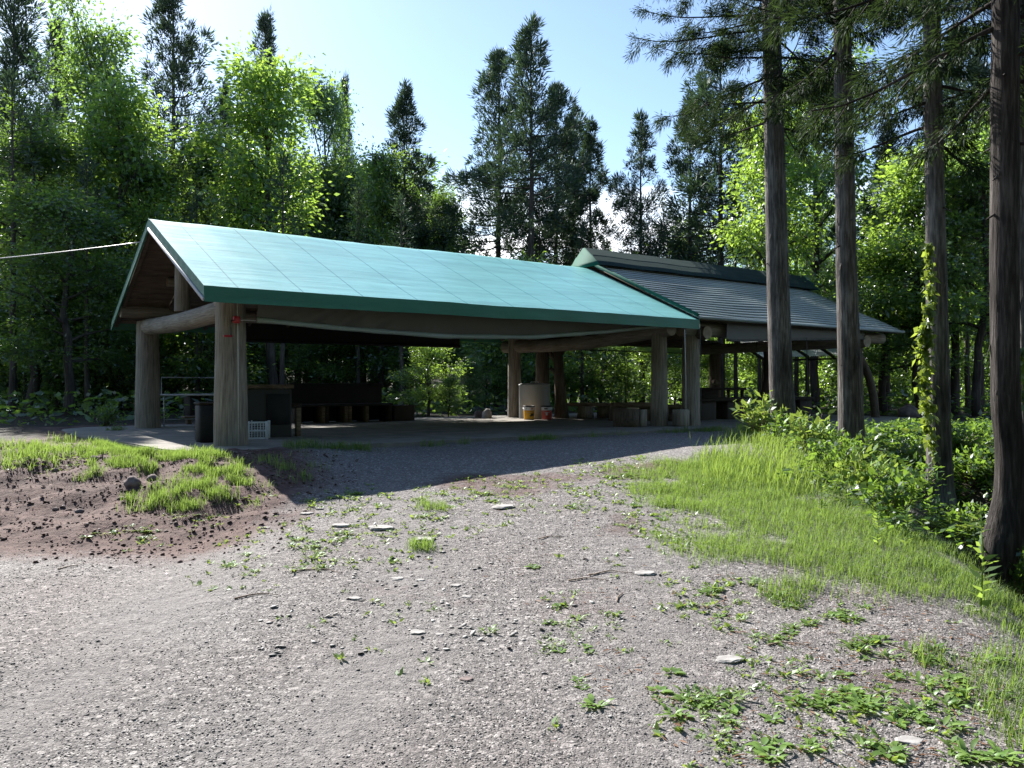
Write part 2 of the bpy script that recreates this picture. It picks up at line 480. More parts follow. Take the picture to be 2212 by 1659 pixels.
def ground_mat():
    m, t, o = mat("gravel and earth")
    v = coords(t)
    at_ = t.nodes.new("ShaderNodeAttribute"); at_.attribute_name = "cover"
    sp = t.nodes.new("ShaderNodeSeparateColor"); t.links.new(at_.outputs['Color'], sp.inputs[0])
    v1 = node(t, "ShaderNodeTexVoronoi", Scale=95.0); t.links.new(v, v1.inputs['Vector'])
    v2 = node(t, "ShaderNodeTexVoronoi", Scale=38.0); t.links.new(v, v2.inputs['Vector'])
    s1 = t.nodes.new("ShaderNodeSeparateColor"); t.links.new(v1.outputs['Color'], s1.inputs[0])
    s2 = t.nodes.new("ShaderNodeSeparateColor"); t.links.new(v2.outputs['Color'], s2.inputs[0])
    g1 = ramp(t, s1.outputs[0], [(0, (.085, .082, .083)), (.45, (.165, .158, .159)), (.8, (.235, .225, .225)), (1, (.46, .45, .445))])
    g2 = ramp(t, s2.outputs[0], [(0, (.10, .097, .098)), (.6, (.185, .177, .178)), (1, (.42, .41, .405))])
    big = noise(t, v, .55, 5)
    pick = node(t, "ShaderNodeMath", operation='GREATER_THAN'); pick.inputs[1].default_value = .72
    t.links.new(s2.outputs[1], pick.inputs[0])
    mg = t.nodes.new("ShaderNodeMixRGB"); t.links.new(pick.outputs[0], mg.inputs['Fac']); t.links.new(g1, mg.inputs['Color1']); t.links.new(g2, mg.inputs['Color2'])
    # reddish earth between the stones
    n3 = noise(t, v, 7, 8, .65)
    earth = ramp(t, n3, [(.3, (.055, .031, .028)), (.55, (.115, .068, .061)), (.75, (.17, .112, .102))])
    hum = ramp(t, noise(t, v, 3, 6), [(.3, (.012, .010, .007)), (.7, (.040, .032, .022))])
    tint = ramp(t, big, [(.32, (1.0, .975, .955)), (.7, (.84, .77, .75))])
    mt = t.nodes.new("ShaderNodeMixRGB"); mt.blend_type = 'MULTIPLY'; mt.inputs['Fac'].default_value = 1
    t.links.new(mg.outputs[0], mt.inputs['Color1']); t.links.new(tint, mt.inputs['Color2'])
    # earth amount: painted cover roughened by noise
    def soft(src, nz, lo, hi):
        a = node(t, "ShaderNodeMath", operation='MULTIPLY_ADD'); a.inputs[1].default_value = .55
        t.links.new(nz, a.inputs[0]); t.links.new(src, a.inputs[2])
        r = node(t, "ShaderNodeMapRange"); r.inputs['From Min'].default_value = lo; r.inputs['From Max'].default_value = hi
        t.links.new(a.outputs[0], r.inputs['Value']); return r.outputs[0]
    fine = ramp(t, noise(t, v, 130, 3), [(.3, (.145, .135, .134)), (.7, (.215, .20, .197))])
    mf = t.nodes.new("ShaderNodeMixRGB"); fsc = node(t, "ShaderNodeMath", operation='MULTIPLY'); fsc.inputs[1].default_value = .8
    t.links.new(sp.outputs['Blue'], fsc.inputs[0]); t.links.new(fsc.outputs[0], mf.inputs['Fac']); t.links.new(mt.outputs[0], mf.inputs['Color1']); t.links.new(fine, mf.inputs['Color2'])
    mt = mf
    me_ = t.nodes.new("ShaderNodeMixRGB")
    t.links.new(soft(sp.outputs['Red'], noise(t, v, 9, 6), .45, .95), me_.inputs['Fac']); t.links.new(mt.outputs[0], me_.inputs['Color1']); t.links.new(earth, me_.inputs['Color2'])
    mh = t.nodes.new("ShaderNodeMixRGB")
    t.links.new(soft(sp.outputs['Green'], noise(t, v, 2.5, 6), .5, .9), mh.inputs['Fac']); t.links.new(me_.outputs[0], mh.inputs['Color1']); t.links.new(hum, mh.inputs['Color2'])
    p = node(t, "ShaderNodeBsdfPrincipled", Roughness=.88); p.inputs['Specular IOR Level'].default_value = .25
    t.links.new(mh.outputs[0], p.inputs['Base Color'])
    b1 = node(t, "ShaderNodeBump", Strength=.6, Distance=.008, invert=True); t.links.new(v1.outputs['Distance'], b1.inputs['Height'])
    b2 = node(t, "ShaderNodeBump", Strength=1.0, Distance=.04); t.links.new(n3, b2.inputs['Height']); t.links.new(b1.outputs[0], b2.inputs['Normal'])
    t.links.new(b2.outputs[0], p.inputs['Normal'])
    t.links.new(p.outputs[0], o.inputs['Surface'])
    return m
M_ground = ground_mat()
def pebble_mat():
    m, t, o = mat("loose pebbles")
    g = t.nodes.new("ShaderNodeNewGeometry")
    c = ramp(t, g.outputs['Random Per Island'], [(0, (.12, .116, .117)), (.45, (.18, .172, .173)), (.75, (.26, .25, .25)), (.95, (.33, .32, .32)), (1, (.5, .49, .48))])
    p = node(t, "ShaderNodeBsdfPrincipled", Roughness=.8); t.links.new(c, p.inputs['Base Color'])
    p.inputs['Specular IOR Level'].default_value = .3
    t.links.new(p.outputs[0], o.inputs['Surface'])
    return m
M_pebble = pebble_mat()
def pale_mat():
    m, t, o = mat("small pale stones")
    g = t.nodes.new("ShaderNodeNewGeometry")
    c = ramp(t, g.outputs['Random Per Island'], [(0, (.21, .20, .20)), (.5, (.31, .295, .29)), (1, (.5, .49, .48))])
    p = node(t, "ShaderNodeBsdfPrincipled", Roughness=.85); t.links.new(c, p.inputs['Base Color']); t.links.new(p.outputs[0], o.inputs['Surface'])
    return m
M_palestone = pale_mat()
def clod_mat():
    m, t, o = mat("earth clods")
    g = t.nodes.new("ShaderNodeNewGeometry")
    c = ramp(t, g.outputs['Random Per Island'], [(0, (.07, .042, .038)), (.6, (.13, .083, .076)), (.9, (.20, .14, .13)), (1, (.33, .28, .265))])
    p = node(t, "ShaderNodeBsdfPrincipled", Roughness=.9); t.links.new(c, p.inputs['Base Color'])
    t.links.new(p.outputs[0], o.inputs['Surface'])
    return m
M_clod = clod_mat()

# ------------------------------------------------------------------ the ground
def fines(x, y):
    w = .35 * (fbm(x * .9, y * .9, 81) - .47)
    a = np.exp(-((x + 2.35 + .10 * (y - 5) ** 2 * .6 + w) / .42) ** 2) + .8 * np.exp(-((x + .75 + .04 * (y - 5) ** 2 + w) / .38) ** 2) + .5 * np.exp(-((x - 1.0 - .12 * (y - 6) + w) / .45) ** 2)
    return np.clip(a * (.35 + 1.1 * fbm(x * 1.1, y * 1.1, 83)), 0, 1) * sm(11, 8, y) * sm(3.2, 2.0, x)
def build_ground():
    xs = np.concatenate([-np.geomspace(300, 10.5, 26), np.arange(-10, 10.01, .085), np.geomspace(10.5, 300, 26)])
    ys = np.concatenate([-np.geomspace(40, .5, 8), np.arange(0.2, 19.01, .085), np.geomspace(19.3, 340, 60)])
    X, Y = np.meshgrid(xs, ys)
    Z = height(X, Y)
    V = np.stack([X, Y, Z], -1).reshape(-1, 3)
    nx, ny = len(xs), len(ys)
    i, j = np.meshgrid(np.arange(ny - 1), np.arange(nx - 1), indexing='ij')
    q = np.stack([i * nx + j, i * nx + j + 1, (i + 1) * nx + j + 1, (i + 1) * nx + j], -1).reshape(-1, 4)
    me = MB().add(V, q).mesh("ground", M_ground, True)
    x, y = V[:, 0], V[:, 1]
    red = sm(-1.9, -3.2, x + .9 * (fbm(x, y, 31) - .5)) * sm(6.3, 8.2, y + .8 * (fbm(x, y, 33) - .5)) + .55 * sm(.55, .7, fbm(x * .5, y * .5, 44)) * sm(2, 6, y) + .25 * sm(.5, .7, fbm(x * .9, y * .9, 46))
    s, t_ = local_st(x, y)
    gravel_path = sm(-.5, 1.2, s) * sm(-4.2, -3.2, t_) * sm(20, 17, s) * sm(8, 7, t_)
    red = red * (1 - gravel_path)
    hum = np.maximum(sm(7.4, 8.2, t_), sm(-1.2, -3, s) * sm(2.5, 4.5, t_))
    hum = np.maximum(hum, sm(ditch_x(y) - 1.5, ditch_x(y) - .7, x) * (1 - gravel_path) * sm(1, 5, y))
    hum = np.maximum(hum, sm(12, 16, np.abs(x)))
    col = np.stack([np.clip(red, 0, 1), np.clip(hum, 0, 1), fines(x, y), np.ones_like(x)], 1).astype(np.float32)
    a = me.color_attributes.new("cover", 'FLOAT_COLOR', 'POINT')
    a.data.foreach_set('color', col.ravel())
    o = bpy.data.objects.new("ground", me); C.objects.link(o)
    tag(o, kind='structure')
build_ground()

def scatter_pebbles(name, P, size, mat_, label, seed, flat=.6):
    r = np.random.default_rng(seed); n = len(P)
    base = np.array([[1, 0, 0], [.3, .95, 0], [-.8, .58, 0], [-.82, -.6, 0], [.32, -.93, 0], [.05, .02, .9], [0, 0, -.6]])
    fc = np.array([[0, 1, 5], [1, 2, 5], [2, 3, 5], [3, 4, 5], [4, 0, 5], [1, 0, 6], [2, 1, 6], [3, 2, 6], [4, 3, 6], [0, 4, 6]])
    V = np.repeat(base[None], n, 0) * r.uniform(.7, 1.25, (n, 7, 3))
    V *= size[:, None, None] * np.stack([np.ones(n), r.uniform(.55, 1, n), flat * r.uniform(.6, 1.1, n)], 1)[:, None, :]
    a = r.uniform(0, 2 * np.pi, n); ca, sa = np.cos(a)[:, None], np.sin(a)[:, None]
    tl = r.normal(0, .3, (n, 1))
    x, y, z = V[..., 0], V[..., 1], V[..., 2]
    z = z + x * tl
    V = np.stack([x * ca - y * sa, x * sa + y * ca, z], -1) + P[:, None, :] + np.array([0, 0, .25]) * size[:, None, None]
    f = (np.arange(n) * 7)[:, None, None] + fc[None]
    o = MB().add(V.reshape(-1, 3), f.reshape(-1, 3)).build(name, mat_, None)
    return tag(o, label, 'earth' if mat_ is M_clod else 'gravel', kind='stuff')
def pebbles():
    n = 130000
    y = 2.9 + 8.5 * rng.random(n) ** 1.7
    x = (rng.random(n) - .5) * 1.36 * y
    keep = (x < ditch_x(y) - .9) & (rng.random(n) > sm(-1.7, -3.1, x + .9 * (fbm(x, y, 31) - .5)) * sm(6.4, 8.2, y)) & (rng.random(n) < .35 + .9 * fbm(x * 1.3, y * 1.3, 71))
    keep &= rng.random(n) > .85 * fines(x, y)
    x, y = x[keep], y[keep]
    size = .0030 + .0055 * rng.random(len(x)) ** 2.5 + .007 * (rng.random(len(x)) > .99)
    size *= .75 + .06 * y
    scatter_pebbles("gravel", np.stack([x, y, height(x, y)], 1), size, M_pebble, 'loose grey gravel strewn over the forecourt in front of the pavilion', 3, .34)
    n = 2600
    px = rng.uniform(560, 1500, n); py = rng.uniform(1045, 1420, n)
    P = hit(px, py); P = P[rng.random(n) < sm(.4, .62, fbm(P[:, 0] * 1.2, P[:, 1] * 1.2, 93)) * .55 + .04]
    scatter_pebbles("gravel", P, .008 + .022 * rng.random(len(P)) ** 3, M_palestone, 'small pale flat stones strewn over the middle of the forecourt', 5, .16)
    n = 26000
    x = rng.uniform(-9, -1.9, n); y = 5.6 + 5.8 * rng.random(n) ** .75
    keep = (rng.random(n) < fbm(x * 2, y * 2, 55) * 1.3) & (rng.random(n) < sm(-1.7, -3.1, x + .9 * (fbm(x, y, 31) - .5)) * sm(6.5, 8.0, y))
    x, y = x[keep], y[keep]
    scatter_pebbles("soil_clods", np.stack([x, y, height(x, y)], 1), .006 + .024 * rng.random(len(x)) ** 4, M_clod, 'red brown crumbs of earth on the bare mound left of the pavilion', 4)
pebbles()

# ------------------------------------------------------------------ concrete floor
def slab():
    pts = [(-.35, -1.02), (-.8, -.85), (-1.05, -.2), (-1.2, 1.2), (-1.5, 3.0), (-1.75, 4.6), (-1.6, 6.6), (-1.0, 7.25), (3, 7.3), (18.6, 7.3), (18.9, 6.9), (18.9, -.7), (18.6, -1.0), (12, -1.06), (5, -.98)]
    bm = bmesh.new()
    vs = [bm.verts.new((s, t, 0)) for s, t in pts]
    f = bm.faces.new(vs)
    if f.normal.z < 0: f.normal_flip()
    r = bmesh.ops.extrude_face_region(bm, geom=[f])
    for v in r['geom']:
        if isinstance(v, bmesh.types.BMVert): v.co.z -= .3
    bmesh.ops.bevel(bm, geom=[e for e in bm.edges if e.verts[0].co.z > -.01 and e.verts[1].co.z > -.01], offset=.02, segments=2, affect='EDGES')
    bmesh.ops.recalc_face_normals(bm, faces=bm.faces)
    me = bpy.data.meshes.new("floor"); bm.to_mesh(me); bm.free(); me.materials.append(M_conc)
    o = bpy.data.objects.new("floor", me); link(o, None, FRAME)
    tag(o, kind='structure')
slab()

# ------------------------------------------------------------------ logs and pavilions
def add_log(name, p0, p1, r0, r1, m, parent, bend=(0, 0, 0), seed=0, n=20, flute=.05):
    p0, p1 = Vector(p0), Vector(p1); d = p1 - p0; L = d.length
    q = d.to_track_quat('Z', 'Y').to_matrix().to_4x4()
    b = q.to_3x3().inverted() @ Vector(bend)
    k = max(6, int(L / .16)); zz = np.linspace(0, 1, k)
    a = np.linspace(0, 2 * np.pi, n, endpoint=False)
    V = []
    for i, z in enumerate(zz):
        r = r0 + (r1 - r0) * z
        rr = r * (1 + flute * (vnoise(np.cos(a) * 2 + 9 + seed, np.sin(a) * 2 + 9 + z * .8, seed) - .5) * 2 + .03 * (vnoise(np.full(n, z * L * 1.5), np.cos(a) + 5, seed + 4) - .5))
        off = b * math.sin(math.pi * z)
        V.append(np.stack([np.cos(a) * rr + off.x, np.sin(a) * rr + off.y, np.full(n, z * L)], 1))
    mb = MB()
    i, j = np.meshgrid(np.arange(k - 1), np.arange(n), indexing='ij')
    V = np.concatenate(V)
    mb.add(V, np.stack([i * n + j, i * n + (j + 1) % n, (i + 1) * n + (j + 1) % n, (i + 1) * n + j], -1).reshape(-1, 4))
    mb.add(V[:n], [tuple(range(n))[::-1]], 1); mb.add(V[-n:], [tuple(range(n))], 1)
    me = mb.mesh(name, [m, M_end])
    sm_ = np.array([p.loop_total == 4 for p in me.polygons]); me.polygons.foreach_set('use_smooth', sm_)
    o = bpy.data.objects.new(name, me)
    return link(o, parent, FRAME @ Matrix.Translation(p0) @ q)

RS0, RS1, RT0, RT1, RTM, RZR, RZE = -.59, 9.93, -.71, 6.85, 3.05, 3.98, 2.37
def sheet(mb, pts_fn, ns, nt_, mi=0):
    V = np.array([[pts_fn(i / ns, j / nt_) for j in range(nt_ + 1)] for i in range(ns + 1)]).reshape(-1, 3)
    i, j = np.meshgrid(np.arange(ns), np.arange(nt_), indexing='ij'); k = nt_ + 1
    return mb.add(V, np.stack([i * k + j, (i + 1) * k + j, (i + 1) * k + j + 1, i * k + j + 1], -1).reshape(-1, 4), mi)

def pavilion():
    root = thing("pavilion", 'open log pavilion under a bright green tarpaulin roof', 'pavilion', FRAME)
    add_log("pillar", (0, 0, -.02), (0, 0, 2.3), .255, .215, M_log, root, seed=1)
    add_log("pillar", (0, 6.09, -.02), (0, 6.09, 2.3), .26, .22, M_log, root, seed=2)
    add_log("pillar", (9.72, .3, -.02), (9.72, .3, 2.3), .20, .17, M_log, root, seed=3)
    add_log("pillar", (9.67, 5.9, -.02), (9.67, 5.9, 2.3), .20, .18, M_log, root, seed=4)
    add_log("cross_beam", (0, 6.45, 2.2), (0, -.1, 2.14), .175, .165, M_log, root, bend=(0, 0, -.06), seed=5)
    add_log("cross_beam", (9.7, 6.4, 2.02), (9.7, -.1, 2.2), .17, .16, M_log, root, bend=(0, 0, -.12), seed=6)
    add_log("wall_plate", (-.55, 6.05, 2.5), (9.9, 6.05, 2.5), .13, .13, M_log, root, seed=7)
    add_log("wall_plate", (-.2, .12, 2.3), (9.9, .12, 2.33), .14, .13, M_log, root, seed=8)
    add_log("ridge_beam", (-.45, RTM, 3.76), (9.9, RTM, 3.76), .11, .11, M_log, root, seed=9)
    add_log("king_post", (0, RTM, 2.3), (0, RTM, 3.7), .14, .12, M_log, root, seed=10)
    add_log("king_post", (9.7, RTM, 2.15), (9.7, RTM, 3.7), .12, .11, M_log, root, seed=11)
    for tt in (1.35, 4.75):
        zz = RZR - abs(tt - RTM) / 3.76 * (RZR - RZE) - .22
        add_log("purlin", (.1, tt, zz), (9.9, tt, zz), .09, .09, M_log, root, seed=int(tt * 10))
    sl = (RZR - RZE) / (RTM - RT0)
    def rz(t): return RZR - abs(t - RTM) * sl
    # boarded deck with rafters below
    mb = MB()
    for k in range(17):
        for sgn in (-1, 1):
            w = 3.8 / 17; t0 = RTM + sgn * (k + .5) * w
            q = Matrix.Rotation(-sgn * math.atan(sl), 3, 'X')
            mb.box((4.70, t0 + (.05 if (k == 16 and sgn < 0) else -.05 if k == 16 else 0), rz(t0) - .075), (10.36, w * 1.06 - .006 - (.09 if k == 16 else 0), .025), bevel=.003, rot=q)
    deck = mb.build("roof_deck", M_plank, root, FRAME)
    for k in range(12):
        s_ = -.5 + k * .94
        for te in (RT0 + .05, RT1 - .05):
            MB().beam((s_, RTM, RZR - .13), (s_, te, rz(te) - .13), .07, .09).build("rafter", M_plank, deck, FRAME)
    # tarpaulin
    def wav(s, t):
        return .012 * math.sin(s * 1.1 + .6) * math.exp(-((t - RTM) / 1.0) ** 2) + .012 * (float(vnoise(s * .9, t * 1.1, 3)) - .5) + .005 * (float(vnoise(s * 4, t * 1.5, 5)) - .5) - .008 * math.sin(math.pi * ((s + .6) % 1.0)) * min(1, abs(t - RT0) * 2) * min(1, abs(t - RT1) * 2)
    def top(u, v):
        s = RS0 + u * (RS1 - RS0); t = RT0 + v * (RT1 - RT0)
        return (s, t, RZR - math.sqrt((t - RTM) ** 2 + .002) * sl + wav(s, t))
    mb = MB(); sheet(mb, top, 105, 44)
    cover = mb.build("roof_cover", M_tarp, root, FRAME, True)
    def flap(te, sgn, drop):
        def fn(u, v):
            s = RS0 + u * (RS1 - RS0)
            z0 = RZR - abs(te - RTM) * sl + wav(s, te)
            d = drop * (1 - .1 * u)
            return (s, te + sgn * (.004 + .03 * v + .014 * v * math.sin(s * 5)), z0 - v * d)
        return sheet(MB(), fn, 90, 4)
    flap(RT0, -1, .235).build("eave_flap", M_flap_shade, cover, FRAME, True)
    flap(RT1, 1, .2).build("eave_flap", M_flap_shade, cover, FRAME, True)
    def verge(t0, t1):
        def fn(u, v):
            t = t0 + u * (t1 - t0)
            w = (.018 * math.sin(t * 19) + .012 * math.sin(t * 41 + 1)) * v * (1 - v) * 3
            return (RS0 - .004 + w * .5 + .012, t, rz(t) + wav(RS0, t) - v * .17)
        return sheet(MB(), fn, 60, 4)
    verge(RTM, RT0).build("verge_flap", M_flap_shade, cover, FRAME, True)
    verge(RTM, RT1).build("verge_flap", M_flap_shade, cover, FRAME, True)
    for te in (RT0 + .02, RT1 - .02):
        MB().beam((RS0 + .0, RTM, RZR - .205), (RS0 + .0, te, rz(te) - .205), .03, .055).build("verge_board", M_lilac if te < 1 else M_flap_shade, root, FRAME)
    return root
pav = pavilion()

def curtain():
    s0, s1 = .30, 9.95
    def zb(s):
        u = (s - s0) / (s1 - s0)
        a = np.interp(u, [0, .15, .35, .55, .75, .9, 1], [1.94, 1.86, 1.80, 1.85, 2.03, 2.2, 2.27])
        return float(a)
    root = thing("rolled_curtain", 'long grey vinyl curtain sagging half rolled under the front eave of the green roof', 'curtain', FRAME @ Matrix.Translation((0, -.3, 0)))
    def fn(u, v):
        s = s0 + u * (s1 - s0); z1 = zb(s); z0 = 2.4
        wr = .035 * math.sin((s * 1.0 + (1 - v) * -.8) * 11) * math.exp(-((s - 1.6) / 1.1) ** 2) + .02 * (float(vnoise(s * 2.2, v * 2, 12)) - .5)
        return (s, -.42 + wr + .1 * v * v, z0 + v * (z1 - z0))
    mb = MB(); sheet(mb, fn, 160, 8)
    mb.build("sheet", M_curtain, root, FRAME, True)
    ss = np.linspace(s0, s1, 60)
    MB().tube([(s, -.34, zb(s)) for s in ss], .035 + .01 * vnoise(ss * 3, ss * 0, 4), 10).build("rolled_hem", M_hem, root, FRAME, True)
curtain()

def winch():
    root = thing("winch", 'small red hand winch with a crank fixed high on the near log pillar', 'winch', FRAME @ Matrix.Translation((.0, -.26, 1.86)))
    M = FRAME
    MB().box((.0, -.29, 1.93), (.1, .08, .11), bevel=.015).build("winch_body", M_red, root, M)
    mb = MB().tube([(-.04, -.33, 1.92), (-.10, -.36, 1.91), (-.11, -.37, 1.8), (-.105, -.37, 1.68)], .01, 6)
    c = mb.build("crank", M_ink, root, M)
    MB().tube([(-.09, -.37, 1.675), (-.22, -.40, 1.67)], .018, 8).build("handle", M_red, c, M)
    MB().tube([(.05, -.29, 1.93), (.12, -.3, 1.93), (.32, -.34, 1.925)], .009, 6).build("drive_rod", M_steel, root, M)
    mb = MB().tube([(.03, -.245, 2.27), (.03, -.275, 1.2), (.03, -.285, .02)], .008, 6)
    tag(mb.build("hanging_cord", M_rope, None, M), 'pale cord running straight down the near log pillar', 'cord')
winch()

def pavilion2():
    s0, s1e, s1r = 9.88, 18.35, 18.9
    root = thing("shingled_pavilion", 'log pavilion with a dark shingled gable roof and tall ridge cap behind the green roof', 'pavilion', FRAME @ Matrix.Translation((10.4, 0, 0)))
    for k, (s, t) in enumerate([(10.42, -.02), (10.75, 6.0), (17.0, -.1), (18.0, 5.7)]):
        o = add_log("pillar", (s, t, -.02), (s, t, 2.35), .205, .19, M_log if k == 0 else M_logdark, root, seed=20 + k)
        if k == 3:
            MB().tube([tuple(FRAME @ Vector((s - .1, t - .15, .95))), tuple(FRAME @ Vector((s - .4, t - .3, 1.02))), tuple(FRAME @ Vector((s - .62, t - .45, .93)))], [.12, .09, .03], 8).build("branch_stub", M_logdark, o, Matrix.Identity(4))
    add_log("wall_plate", (10.0, -.1, 2.2), (18.3, -.1, 2.25), .17, .15, M_log, root, seed=31)
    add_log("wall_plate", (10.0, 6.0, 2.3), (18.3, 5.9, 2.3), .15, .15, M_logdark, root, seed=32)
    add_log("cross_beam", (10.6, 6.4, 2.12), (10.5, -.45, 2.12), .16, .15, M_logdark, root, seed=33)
    add_log("cross_beam", (17.4, 6.4, 2.1), (17.0, -.45, 2.12), .17, .16, M_log, root, seed=34)
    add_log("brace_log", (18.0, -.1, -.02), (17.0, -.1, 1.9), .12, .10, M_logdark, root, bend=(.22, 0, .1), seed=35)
    add_log("king_post", (10.5, RTM, 2.2), (10.5, RTM, 3.9), .12, .12, M_log, root, seed=36)
    ze, zr = 2.43, 4.12
    sl = (zr - ze) / (RTM - RT0)
    # stepped courses of roofing, each its own row of the roof
    for sgn, name in ((-1, "front"), (1, "rear")):
        mb = MB(); n = 21
        for k in range(n):
            d0 = 3.76 * k / n; d1 = 3.76 * (k + 1) / n + .035
            rows = []
            m_ = 26
            for i in range(m_ + 1):
                u = i / m_
                w = .02 * (float(vnoise(u * 9, k * .3, 40)) - .5)
                sag = -.05 * math.sin(math.pi * min(1, u * 2.4)) * (d0 / 3.76) if u < .42 else 0
                def P(d, lift):
                    sv = s0 + u * ((s1r + (s1e - s1r) * d / 3.76) - s0)
                    return (sv, RTM + sgn * d, zr - sl * d + lift + w + sag)
                rows.append([P(d0, .0), P(d1, .020), P(d1 - .035, -.010), P(d0, -.02)])
            V = np.array(rows).reshape(-1, 3); f = []
            for i in range(m_):
                for j in range(4):
                    a, b = i * 4 + j, i * 4 + (j + 1) % 4
                    f.append((a, a + 4, b + 4, b) if sgn < 0 else (a, b, b + 4, a + 4))
            f += [(0, 1, 2, 3), tuple(m_ * 4 + j for j in (3, 2, 1, 0))]
            mb.add(V, f)
        rf = mb.build("roof", M_grey_roof, root, FRAME)
        if sgn < 0:
            MB().tube([(s0 + .02, RT0 - .03, ze - .02), (14, RT0 - .03, ze - .02), (s1e, RT0 - .03, ze - .02)], .035, 8).build("eave_trim", M_grey_roof, rf, FRAME)
            MB().beam((s0 - .01, RTM, zr + .03), (s0 - .01, RT0 - .02, ze + .03), .06, .065).build("verge_trim", M_teal_trim, rf, FRAME)
        else:
            MB().beam((s0 - .01, RTM, zr + .03), (s0 - .01, 6.83, ze + .03), .06, .065).build("verge_trim", M_teal_trim, rf, FRAME)
    # soffit boards
    for sgn in (-1, 1):
        q = Matrix.Rotation(-sgn * math.atan(sl), 3, 'X')
        L = 3.72 / math.cos(math.atan(sl))
        MB().box((14.15, RTM + sgn * 1.86, zr - sl * 1.86 - .075), (8.3, L, .04), rot=q).build("roof_deck", M_plank, root, FRAME)
    # tall ridge cap, three courses
    prof = [(.60, zr - .17), (.50, zr - .05), (.475, zr - .05), (.32, zr + .12), (.295, zr + .12), (.05, zr + .33), (-.05, zr + .33), (-.295, zr + .12), (-.32, zr + .12), (-.475, zr - .05), (-.50, zr - .05), (-.60, zr - .17)]
    a0, a1 = s0 - .06, s1r + .25
    mb = MB()
    m_ = 24
    V = np.array([[(a0 + (a1 - a0) * i / m_, RTM + t, z + .008 * math.sin(i * 1.3)) for t, z in prof] for i in range(m_ + 1)]).reshape(-1, 3)
    k = len(prof); f = []
    for i in range(m_):
        for j in range(k - 1): f.append((i * k + j, i * k + j + 1, (i + 1) * k + j + 1, (i + 1) * k + j))
    mb.add(V, f)
    cap = mb.build("ridge_cap", M_cap, root, FRAME)
    for a in (a0, a1):
        MB().add([(a, RTM + t, z) for t, z in prof] + [(a + .05 * (1 if a == a0 else -1), RTM + t, z) for t, z in prof], [tuple(range(k)), tuple(range(k, 2 * k))[::-1]] + [(i, i + k, (i + 1) % k + k, (i + 1) % k) for i in range(k)]).build("end_plate", M_teal_trim, cap, FRAME)
    # translucent lean-to over the far gable end
    aw = MB()
    A = lambda t, v: (18.2 + 1.75 * v, t, 2.52 - .70 * v)
    for i in range(5): aw.beam(A(1.55 + i * .91, 0), A(1.55 + i * .91, 1), .06, .08)
    for v in (0.02, .52, 1):
        p, q = A(1.5, v), A(5.25, v); aw.beam((p[0], p[1], p[2] - .05), (q[0], q[1], q[2] - .05), .05, .06)
    fr = aw.build("awning_frame", M_darkwood, root, FRAME)
    for i in range(4):
        mb = MB()
        def fn(u, v, i=i):
            p = A(1.58 + i * .91 + u * .86, v); return (p[0], p[1], p[2] + .055 + .008 * math.sin(u * 70))
        sheet(mb, fn, 60, 3); mb.build("awning_panel", M_poly, fr, FRAME, True)
    for t in (1.6, 5.2): MB().tube([(19.95, t, -.1), (19.95, t, 1.8)], .05, 8).build("awning_post", M_logdark, fr, FRAME, True)
    return root
pavilion2()

def curtains2():
    def hang(name, lab, s0, s1, t, z0, zf, m, hem, mh):
        root = thing(name, lab, 'curtain', FRAME @ Matrix.Translation((s0, t, z0)))
        def fn(u, v):
            s = s0 + u * (s1 - s0)
            return (s, t + .02 * (float(vnoise(s * 2.5, v * 2, 17)) - .5), z0 + v * (zf(u) - z0))
        mb = MB(); sheet(mb, fn, 80, 5); mb.build("sheet", m, root, FRAME, True)
        MB().tube([(s0 + u * (s1 - s0), t, zf(u)) for u in np.linspace(0, 1, 30)], hem, 8).build("rolled_hem", mh, root, FRAME, True)
    hang("rolled_curtain", 'grey curtain rolled up under the eave of the dark shingled roof', 11.2, 16.9, -.42, 2.42, lambda u: 1.96 + .22 * u, M_curtain, .03, M_curtain)
    hang("rolled_curtain", 'dark curtain rolled up under the rear eave of the green roofed pavilion', 2.2, 8.2, 6.5, 2.42, lambda u: 1.98 + .02 * u, M_black, .04, M_black)
    hang("clear_curtain", 'clear greenish vinyl strip hung along the rear of the shingled pavilion', 10.6, 17.6, 6.35, 2.5, lambda u: 2.02 - .02 * u, M_clear, .018, M_dkrope)
curtains2()

